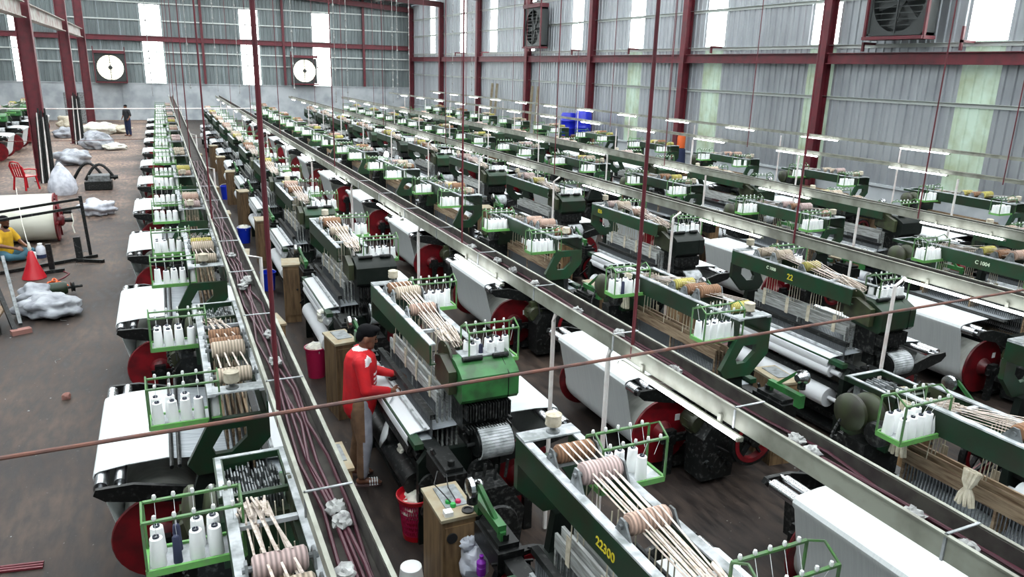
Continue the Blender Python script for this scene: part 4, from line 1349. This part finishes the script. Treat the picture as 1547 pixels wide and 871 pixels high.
# ================================================================== things in the aisles
# red lattice basket with waste
t = thing('waste_basket', 'red plastic lattice basket full of white yarn waste beside the weaver', 'basket', (1.72, 5.62, 0))
H = .42
link('rim', MB().lathe([(.140, H - .045), (.163, H - .04), (.172, H), (.162, H + .006), (.155, H - .004), (.142, H - .04)], (0, 0, 0), 'z', 36).mesh('rim', 'plastic_red'), t)
ls = MB()
for i in range(44):
    a = 2 * PI * i / 44
    for sgn in (1, -1):
        pts = [((.112 + .036 * h) * math.cos(a + sgn * h * .5), (.112 + .036 * h) * math.sin(a + sgn * h * .5), .03 + h * (H - .06)) for h in (0, .25, .5, .75, 1)]
        ls.tube([(p[0], p[1], p[2]) for p in pts], .0045, 4)
link('lattice_wall', ls.mesh('lattice_wall', 'plastic_pink'), t, kind='stuff')
link('bottom', MB().lathe([(.05, 0), (.115, 0), (.119, .05), (.111, .05), (.107, .01)], (0, 0, 0), 'z', 28).mesh('bottom', 'plastic_red'), t)
o = link('yarn_waste', MB().lump((1.72, 5.62, .30), (.13, .13, .13), 4, .35, 2.5, 26, 16).mesh('yarn_waste', 'rag'), kind='stuff')
tag(o, 'heap of white yarn waste in the red basket', 'yarn waste')


def pail(name, label, loc, r, h, m, fill=None, group=None):
    t = thing(name, label, 'bucket', loc, 0, group)
    link('wall', MB().lathe([(r * .3, 0), (r * .78, 0), (r, h), (r * 1.07, h), (r * 1.07, h - .02), (r * .97, h - .01), (r * .76, .01), (r * .3, .01)], (0, 0, 0), 'z', 24).mesh('wall', m), t)
    link('handle', MB().tube([(r * 1.02 * math.cos(a), .02, h - .02 + r * .5 * math.sin(a)) for a in [PI * k / 8 for k in range(9)]], .005, 5).mesh('handle', 'white_plain'), t)
    if fill:
        link('contents', MB().lump((0, 0, h * .9), (r * .9, r * .9, h * .22), 3, .35, 2.5, 18, 12).mesh('contents', fill), t)
    return t


pail('waste_bin', 'crimson bin with white rags behind the first wooden cabinet', (1.57, 9.55, 0), .14, .42, 'plastic_pink', 'rag')
pail('bucket', 'blue bucket in front of the third wooden cabinet', (1.50, 13.9, 0), .14, .34, 'plastic_blue')
pail('bucket', 'blue bucket farther up the weavers\' aisle', (1.48, 18.0, 0), .15, .36, 'plastic_blue', 'rag')
pail('bucket', 'farthest blue bucket in the weavers\' aisle', (1.56, 24.2, 0), .16, .4, 'plastic_blue')
pail('tub', 'red tub on the floor behind the white tray post', (3.40, 6.95, 0), .17, .22, 'plastic_red')
pail('bin', 'bright blue bin among the looms of the sixth row', (11.05, 9.75, 0), .2, .75, 'plastic_blue')
o = link('dust_cloth', MB().lump((11.0, 10.25, .62), (.18, .16, .28), 8, .3, 2, 18, 12).box(10.85, 11.15, 10.1, 10.4, 0, .5).mesh('dust_cloth', 'navy'))
tag(o, 'dark navy cover hung over a box beside the blue bin', 'cover')
o = link('floor_cone', MB().lathe([(.02, 0), (.10, 0), (.105, .02), (.085, .18), (.06, .19), (.02, .185)], (1.48, 4.98, 0), 'z', 24).mesh('floor_cone', 'cone_yarn'))
tag(o, 'big white yarn package on the floor at bottom centre', 'yarn package')
o = link('plastic_bag', MB().lump((1.74, 4.28, .62), (.10, .11, .14), 6, .3, 2.2, 22, 16, False).lump((1.70, 4.30, .77), (.06, .05, .05), 2, .6, 3, 14, 10, False).mesh('plastic_bag', 'poly'))
tag(o, 'stuffed white plastic bag hanging beside the near cabinet', 'bag')
t = thing('bottle', 'small purple plastic bottle below the white plastic bag', 'bottle', (1.735, 4.14, .62))
link('bottle_body', MB().lathe([(.01, 0), (.032, 0), (.034, .01), (.034, .06), (.030, .065), (.034, .07), (.034, .10), (.014, .125), (.014, .13)], (0, 0, 0), 'z', 16).mesh('bottle_body', 'purple'), t)
link('cap', MB().lathe([(.016, .13), (.016, .15), (.01, .152)], (0, 0, 0), 'z', 12).mesh('cap', 'purple'), t)
# rags tied round roller ends
for k, (x, y, z, r, lab) in enumerate(((1.80, 6.12, .55, .075, 'white rag knotted round the roller end of the weaver\'s loom'), (1.68, 9.5, .85, .06, 'white rag hanging from the front of the third loom'))):
    mb = MB()
    n = 18
    for q in range(3):
        pts = [(x + r * (1 + .08 * q) * math.cos(a) * .9, y - .03 + .03 * q, z + r * math.sin(a) * (1.1 + .1 * q)) for a in [2 * PI * i / n for i in range(n + 1)]]
        mb.tube(pts, [.022 + .01 * math.sin(i * 1.7 + q) for i in range(n + 1)], 8)
    mb.tube([(x + .07, y - .03, z), (x + .10, y - .05, z - .1), (x + .12, y - .05, z - .22)], [.02, .012, .006], 8)
    o = link('rag', mb.mesh('rag', 'rag'))
    tag(o, lab, 'rag')
# knotted yarn hanks on the back rails of the third row
for k, (x, y, z, L) in enumerate(((4.83, 7.2, 1.74, .42), (4.83, 3.42, 1.72, .42), (4.83, 2.86, 1.45, .25))):
    mb = MB()
    for q in range(9):
        a = q * 2 * PI / 9
        c, s_ = math.cos(a), math.sin(a)
        mb.tube([(x + .02 * c, y + .05 * s_, z), (x + .018 * c - .02, y + .035 * s_, z - L * .3), (x + .012 * c - .02, y + .014 * s_, z - L * .5), (x + .03 * c - .02, y + .04 * s_, z - L * .72), (x + .03 * c - .02, y + .06 * s_, z - L)], [.018, .016, .012, .016, .014], 7)
    o = link('yarn_hank', mb.mesh('yarn_hank', 'hank'))
    tag(o, ['knotted cream yarn hank hanging on the second loom of third row', 'knotted cream yarn hank hanging on the nearest loom of third row', 'short pale rag hanging beside the nearest cream yarn hank'][k], 'yarn hank', 'yarn hanks')

# ------------------------------------------------------------------ left aisle
LR = MB
for k, (y, z, r, xr) in enumerate(((19.45, .46, .42, -2.36), (20.55, .46, .44, -2.5))):
    t = thing('warper_beam', ['huge cream warp roll with red flange behind the yellow-shirted worker', 'second huge cream warp roll just behind the first'][k], 'warp roll', (xr, y, z), 0, 'huge warp rolls')
    link('yarn', MB().lathe([(r, 0), (r, 2.4)], (-2.42, 0, 0), 'x', 32).mesh('yarn', 'warp_old'), t)
    for x in (-.02, -2.44):
        link('flange', MB().lathe([(.46, 0), (.46, .03)] if k else [(.1, 0), (.455, 0), (.46, .015), (.455, .035), (.1, .035)], (x, 0, 0), 'x', 32).mesh('flange', 'red'), t)
    link('shaft', MB().cyl((-2.7, 0, 0), (.32, 0, 0), .05, n=14).mesh('shaft', 'dark'), t)
    hub = MB().lathe([(.13, 0), (.13, .10), (.08, .14)], (.0, 0, 0), 'x', 16)
    link('hub', hub.mesh('hub', 'red'), t)
    for q in range(6):
        a = q * PI / 3
        link('spoke', MB().bar((.03, .1 * math.cos(a), .1 * math.sin(a)), (.03, .43 * math.cos(a), .43 * math.sin(a)), .04, .03).mesh('spoke', 'red'), t)
t = thing('drawing_in_frame', 'black metal drawing-in frame standing before the huge warp rolls', 'frame', (0, 0, 0))
link('post', MB().bar((-1.62, 17.55, .03), (-1.68, 17.62, 1.28), .06).mesh('post', 'dark'), t)
link('post', MB().bar((-4.2, 17.35, .03), (-4.2, 17.45, 1.1), .06).mesh('post', 'dark'), t)
link('cross_rail', MB().bar((-4.25, 17.45, .88), (-1.66, 17.62, 1.22), .05).mesh('cross_rail', 'dark'), t)
link('cross_rail', MB().bar((-4.25, 17.45, .72), (-1.66, 17.60, 1.06), .05).mesh('cross_rail', 'dark'), t)
link('foot_bar', MB().bar((-3.4, 16.35, .035), (-1.5, 17.5, .035), .06).mesh('foot_bar', 'dark'), t)
link('foot_bar', MB().bar((-1.85, 17.2, .03), (-1.35, 16.95, .03), .07).mesh('foot_bar', 'dark'), t)
link('foot_bar', MB().bar((-2.45, 16.3, .03), (-2.0, 16.45, .03), .07).mesh('foot_bar', 'dark'), t)
link('stub_post', MB().bar((-1.80, 17.32, .03), (-1.82, 17.36, .48), .12).mesh('stub_post', 'dark'), t)
link('stub_post', MB().bar((-2.22, 16.6, .03), (-2.24, 16.64, .52), .09).mesh('stub_post', 'dark'), t)
link('loose_yarn', MB().tube([(-1.86, 17.5, .95), (-1.84, 17.45, .8), (-1.87, 17.45, .7), (-1.84, 17.42, .55)], .012, 6).mesh('loose_yarn', 'rag'), t)
o = link('cloth_funnel', MB().lathe([(.20, 0), (.205, .01), (.10, .28), (.045, .5), (.03, .52)], (-2.46, 16.1, 0), 'z', 22).mesh('cloth_funnel', 'plastic_red'))
tag(o, 'tall red cone standing in front of the seated worker', 'cone')
o = link('hanging_string', MB().tube([(-2.47, 16.1, .52), (-2.6, 16.6, .95), (-2.75, 17.5, 1.5)], .006, 5).lathe([(.02, 0), (.035, .04), (.012, .16)], (-2.47, 16.1, .53), 'z', 8).mesh('hanging_string', 'rag'))
tag(o, 'white string rising from the tip of the red cone', 'string')
t = thing('water_bottle', 'clear water bottle with dark base on the floor by seated worker', 'bottle', (-2.54, 17.8, 0))
link('bottle_body', MB().lathe([(.02, 0), (.085, 0), (.09, .02), (.09, .2), (.05, .26), (.04, .27)], (0, 0, 0), 'z', 16).mesh('bottle_body', 'poly'), t)
link('dark_base', MB().lathe([(.02, -.0), (.094, 0), (.094, .07), (.09, .075)], (0, 0, 0), 'z', 16).mesh('dark_base', 'navy'), t)
link('cap', MB().lathe([(.045, .265), (.045, .3), (.03, .305)], (0, 0, 0), 'z', 12).mesh('cap', 'white_plain'), t)
o = link('paint_tin', MB().lathe([(.05, 0), (.06, 0), (.06, .22), (.052, .225), (.05, .2)], (-2.62, 17.35, 0), 'z', 14).mesh('paint_tin', 'white_plain'))
tag(o, 'small white tin between the water bottle and red cone', 'tin')


def heap(name, label, cat, c, r, seed, m, amp=.35, freq=2.0, group=None, rz=0):
    mb = MB().lump((0, 0, r[2] * .8), r, seed, amp, freq * .8, 36, 22)
    o = link(name, mb.mesh(name, m, angle=180), None, c, rz)
    return tag(o, label, cat, group)


heap('cloth_bundle', 'crumpled pale blue cloth bundle lying on the aisle floor', 'bundle', (-1.78, 22.5, 0), (.42, .3, .22), 2, 'poly', .5, 2.2)
heap('fabric_sack', 'grey-white crumpled sack lying on the left floor', 'sack', (-1.93, 13.55, 0), (.46, .36, .19), 5, 'sack', .45, 2.4, None, -.5)
heap('fabric_sack', 'smaller grey crumpled sack behind the larger one', 'sack', (-2.22, 14.35, 0), (.26, .3, .17), 9, 'sack', .4, 2.4)
t = thing('tied_sack', 'upright white sack tied to a point beside the near left column', 'sack', (-2.95, 26.3, 0))
mb = MB()
prof = [(.05, 0), (.34, .0), (.40, .15), (.36, .4), (.22, .7), (.06, .92), (.02, .97)]
b = 0
for r_, h in prof:
    for i in range(20):
        a = 2 * PI * i / 20
        q = r_ * (1 + .10 * math.sin(5 * a + h * 3))
        mb.v.append((q * math.cos(a), q * math.sin(a) * .8, h))
for j in range(len(prof) - 1):
    for i in range(20):
        i2 = (i + 1) % 20
        mb.face(j * 20 + i, j * 20 + i2, (j + 1) * 20 + i2, (j + 1) * 20 + i)
mb.face(*range(19, -1, -1)); mb.face(*range(len(prof) * 20 - 20, len(prof) * 20))
link('sack_body', mb.mesh('sack_body', 'poly', angle=60), t)
link('tie', MB().lathe([(.07, 0), (.08, .015), (.07, .03)], (0, 0, .88), 'z', 14).mesh('tie', 'rag'), t)
t = thing('warp_trolley', 'black wheeled warp trolley with curved rails behind the white sack', 'trolley', (-2.30, 27.2, 0))
for k, (dx, dy) in enumerate(((0, .35), (.35, -.1))):
    pts = [(dx - .42 + .84 * q / 12, dy, .30 + .48 * math.sin(PI * q / 12)) for q in range(13)]
    link('curved_rail', MB().tube(pts, .045, 8).mesh('curved_rail', 'dark'), t)
link('axle', MB().cyl((.1, -.1, .38), (.85, -.1, .38), .06, n=12).mesh('axle', 'dark'), t)
link('trough', MB().box(.02, .62, -.35, .2, .28, .46).mesh('trough', 'grey_metal'), t)
link('trough_base', MB().box(-.1, .66, -.36, .24, .02, .27).mesh('trough_base', 'dark'), t)
# red plastic chair
t = thing('plastic_chair', 'red plastic armchair behind the near left column', 'chair', (-4.05, 27.6, 0), 2.4)
link('seat', MB().box(-.23, .23, -.22, .22, .40, .43).mesh('seat', 'plastic_red'), t)
mb = MB()
for k in range(5):
    x = -.18 + k * .09
    mb.bar((x, .21, .43), (x * 1.1, .30, .82), .045, .015)
mb.tube([(-.23, .2, .43), (-.25, .28, .75), (-.16, .31, .86), (0, .32, .89), (.16, .31, .86), (.25, .28, .75), (.23, .2, .43)], .022, 8)
link('backrest', mb.mesh('backrest', 'plastic_red'), t)
for sx in (-1, 1):
    link('armrest', MB().tube([(sx * .25, .26, .66), (sx * .28, .05, .66), (sx * .27, -.18, .62), (sx * .25, -.21, .42)], .022, 8).mesh('armrest', 'plastic_red'), t)
    for sy in (-.19, .19):
        link('leg', MB().bar((sx * .21, sy, .40), (sx * .25, sy * 1.25, 0), .04).mesh('leg', 'plastic_red'), t)
# heaps and sacks along the aisle
for k, (x, y, a, b_, h, m, lab) in enumerate((
        (-3.3, 33.8, .6, .45, .32, 'sack', 'pale sack heap between the left columns'), (-2.75, 39.6, .7, .5, .42, 'sack', 'large white sack heap near the middle left column'), (-2.1, 39.2, .5, .4, .16, 'rag', 'low white yarn heap beside the large sack heap'),
        (-3.2, 47.5, .8, .6, .35, 'rag', 'cream waste heap before the back wall'), (-2.3, 48.2, .6, .5, .25, 'hank', 'brownish waste heap before the back wall'), (-4.6, 45.5, .5, .4, .3, 'sack', 'grey sack behind the middle left column'),
        (-4.9, 51.0, .6, .5, .4, 'hank', 'tan sack close to the far left column'))):
    heap('waste_heap', lab, 'heap', (x, y, 0), (a, b_, h), 20 + k, m, .45, 2.3, 'sacks and waste heaps in the left aisle')
t = thing('locker', 'grey steel locker standing against the back wall', 'locker', (-4.75, 55.6, 0))
link('body', MB().box(-.7, .7, -.25, .25, 0, 1.9).mesh('body', 'grey_metal'), t)
for sx in (-.35, .35):
    d = link('door', MB().box(sx - .32, sx + .32, -.27, -.25, .08, 1.85).mesh('door', 'grey_metal'), t)
    link('handle', MB().box(sx + .22, sx + .25, -.29, -.27, .95, 1.15).mesh('handle', 'dark'), d)
# looms of the left block
for k, y in enumerate((33.2, 37.0, 40.8, 44.6, 48.4)):
    place_loom(KIT[False], (-6.5, y, 0), 0, '%s power loom of the left block beyond the columns' % nth(k), 'power looms of the left block', 2)
for k, y in enumerate((39.0, 43.0, 47.0)):
    place_loom(KIT[True], (-8.6, y, 0), PI, '%s power loom in the outer row of left block' % nth(k), 'power looms of the left block', 2)
# workbench and bits at the left edge
t = thing('wooden_rack', 'dark wooden rack leaning at the left picture edge', 'rack', (0, 0, 0))
link('upright', MB().bar((-2.62, 13.5, .75), (-2.28, 12.7, .0), .06).mesh('upright', 'dark'), t)
link('upright', MB().bar((-2.80, 13.6, .75), (-2.55, 12.6, .0), .06).mesh('upright', 'wood'), t)
link('upright', MB().bar((-2.62, 14.5, .8), (-2.28, 13.1, .03), .05).mesh('upright', 'grey_metal'), t)
link('board', MB().box(-3.2, -2.50, 12.75, 13.5, .20, .24).mesh('board', 'wood'), t)
link('side_board', MB().box(-3.2, -2.48, 12.75, 12.79, .0, .20).mesh('side_board', 'dark'), t)
t = thing('old_motor', 'dark green old motor lying beside the crumpled sack', 'motor', (-1.93, 14.72, .12), .25)
link('body', MB().lathe([(.05, 0), (.11, .01), (.115, .05), (.115, .3), (.10, .34), (.04, .35)], (-.2, 0, 0), 'x', 18).mesh('body', 'green'), t)
link('shaft', MB().cyl((.14, 0, 0), (.38, 0, 0), .025, n=10).mesh('shaft', 'dark'), t)
link('pulley', MB().lathe([(.03, 0), (.09, .005), (.07, .03), (.09, .055), (.03, .06)], (.2, 0, 0), 'x', 16).mesh('pulley', 'dark'), t)
pts = [(-2.05 + .22 * math.cos(a) * (1 - .03 * q), 15.25 + .14 * math.sin(a), .02 + .004 * q) for q, a in enumerate([.5 * i for i in range(34)])]
o = link('rope_coil', MB().tube(pts, .016, 6).mesh('rope_coil', 'cord_orange'))
tag(o, 'small coil of orange rope on the left floor', 'rope')
o = link('red_cord', MB().tube([(-2.4, 15.1, .01), (-2.15, 15.5, .01), (-1.95, 15.95, .01), (-1.9, 16.2, .01), (-1.98, 16.35, .01), (-2.05, 16.5, .02)], .014, 6).mesh('red_cord', 'maroon'))
tag(o, 'dark red cord curving over the left floor', 'cord')
o = link('floor_brick', MB().box(-.13, .13, -.06, .06, 0, .07).mesh('floor_brick', 'brick'), None, (-2.22, 12.72, 0), .4)
tag(o, 'reddish brick on the floor below the grey sack', 'brick')
o = link('stone_lump', MB().lump((-1.38, 9.9, .03), (.055, .05, .05), 3, .5, 2, 10, 7).mesh('stone_lump', 'brick'))
tag(o, 'small brown lump alone on the left floor', 'stone')
for k in range(3):
    o = link('stick', MB().bar((-1.62, 6.40 + .03 * k, .012), (-1.22, 6.32 + .035 * k, .012), .018).mesh('stick', 'maroon'))
    tag(o, '%s thin reddish stick in the small bunch at lower left' % ['nearest', 'middle', 'farthest'][k], 'stick', 'bunch of reddish sticks')
# drums by the right wall
for k, (y, z) in enumerate(((31.5, 1.1), (30.1, 1.25))):
    t = thing('water_drum', ['blue plastic drum on a stand by the right wall', 'second blue plastic drum partly behind a wall column'][k], 'drum', (17.2, y, 0), 0, 'blue drums')
    link('drum_body', MB().lathe([(.3, z), (.34, z + .02), (.36, z + .1), (.36, z + .32), (.375, z + .35), (.36, z + .38), (.36, z + .66), (.375, z + .69), (.36, z + .72), (.36, z + .95), (.3, z + 1.05), (.1, z + 1.06)], (0, 0, 0), 'z', 24).mesh('drum_body', 'drum_blue'), t)
    link('stand', MB().box(-.4, .4, -.4, .4, z - .06, z).mesh('stand', 'wood'), t)
    for sx in (-.34, .34):
        for sy in (-.34, .34):
            link('stand_leg', MB().box(sx - .04, sx + .04, sy - .04, sy + .04, 0, z - .06).mesh('stand_leg', 'wood'), t)
t = thing('wrapped_bundle', 'dark bundle with an orange top leaning by a right wall column', 'bundle', (17.3, 23.0, 0))
link('lower_wrap', MB().lathe([(.1, 0), (.2, .02), (.22, .6), (.18, 1.35), (.1, 1.4)], (0, 0, 0), 'z', 16).mesh('lower_wrap', 'navy'), t)
link('orange_top', MB().lathe([(.1, 1.38), (.15, 1.4), (.15, 1.8), (.08, 1.95)], (0, 0, 0), 'z', 14).mesh('orange_top', 'cord_orange'), t)
for k in range(4):
    y = 16.0 + k * 1.6 + (k > 1) * 4
    o = link('board', MB().bar((17.6, y, .02), (17.85, y + .1, 3.2), .14, .03).mesh('board', 'wood_top'), None, (0, 20.0 - k * .9, 0))
    tag(o, 'long pale board leaning on the right wall, %s from the front' % nth(k), 'board', 'boards leaning on the right wall')

t = thing('light_bulb', 'bare glowing light bulb hanging over the middle of the looms', 'lamp', (4.85, 17.95, 1.95))
link('bulb', MB().lathe([(.012, -.06), (.045, -.05), (.06, 0), (.045, .05), (.02, .08)], (0, 0, 0), 'z', 16).mesh('bulb', 'tube_lamp'), t)
link('holder', MB().lathe([(.02, .08), (.022, .13), (.012, .14)], (0, 0, 0), 'z', 10).mesh('holder', 'black_rubber'), t)
link('flex', MB().cyl((0, 0, .14), (0, 0, roof_z(4.85) - 1.98), .006, n=5).mesh('flex', 'black_rubber'), t)

# lint and thread scraps swept about the floor
rnd = random.Random(21)
mb = MB()
for q in range(130):
    if q % 3:
        x, y = rnd.uniform(-3.2, -.9), rnd.uniform(5.5, 34)
    else:
        x, y = rnd.choice((rnd.uniform(.8, 1.5), rnd.uniform(3.2, 3.95), rnd.uniform(5.6, 6.5))), rnd.uniform(3.5, 24)
    r = rnd.uniform(.005, .016)
    if q % 4 == 0:
        a = rnd.uniform(0, 6)
        mb.tube([(x, y, .004), (x + .08 * math.cos(a), y + .08 * math.sin(a), .005), (x + .15 * math.cos(a + .6), y + .15 * math.sin(a + .6), .004)], .0035, 4)
    else:
        mb.lump((x, y, r * .35), (r, r * rnd.uniform(.5, 1.4), r * .45), q, .5, 2, 7, 5)
o = link('floor_lint', mb.mesh('floor_lint', 'lint'), kind='stuff')
tag(o, 'scraps of white lint and thread scattered over the floor', 'lint')
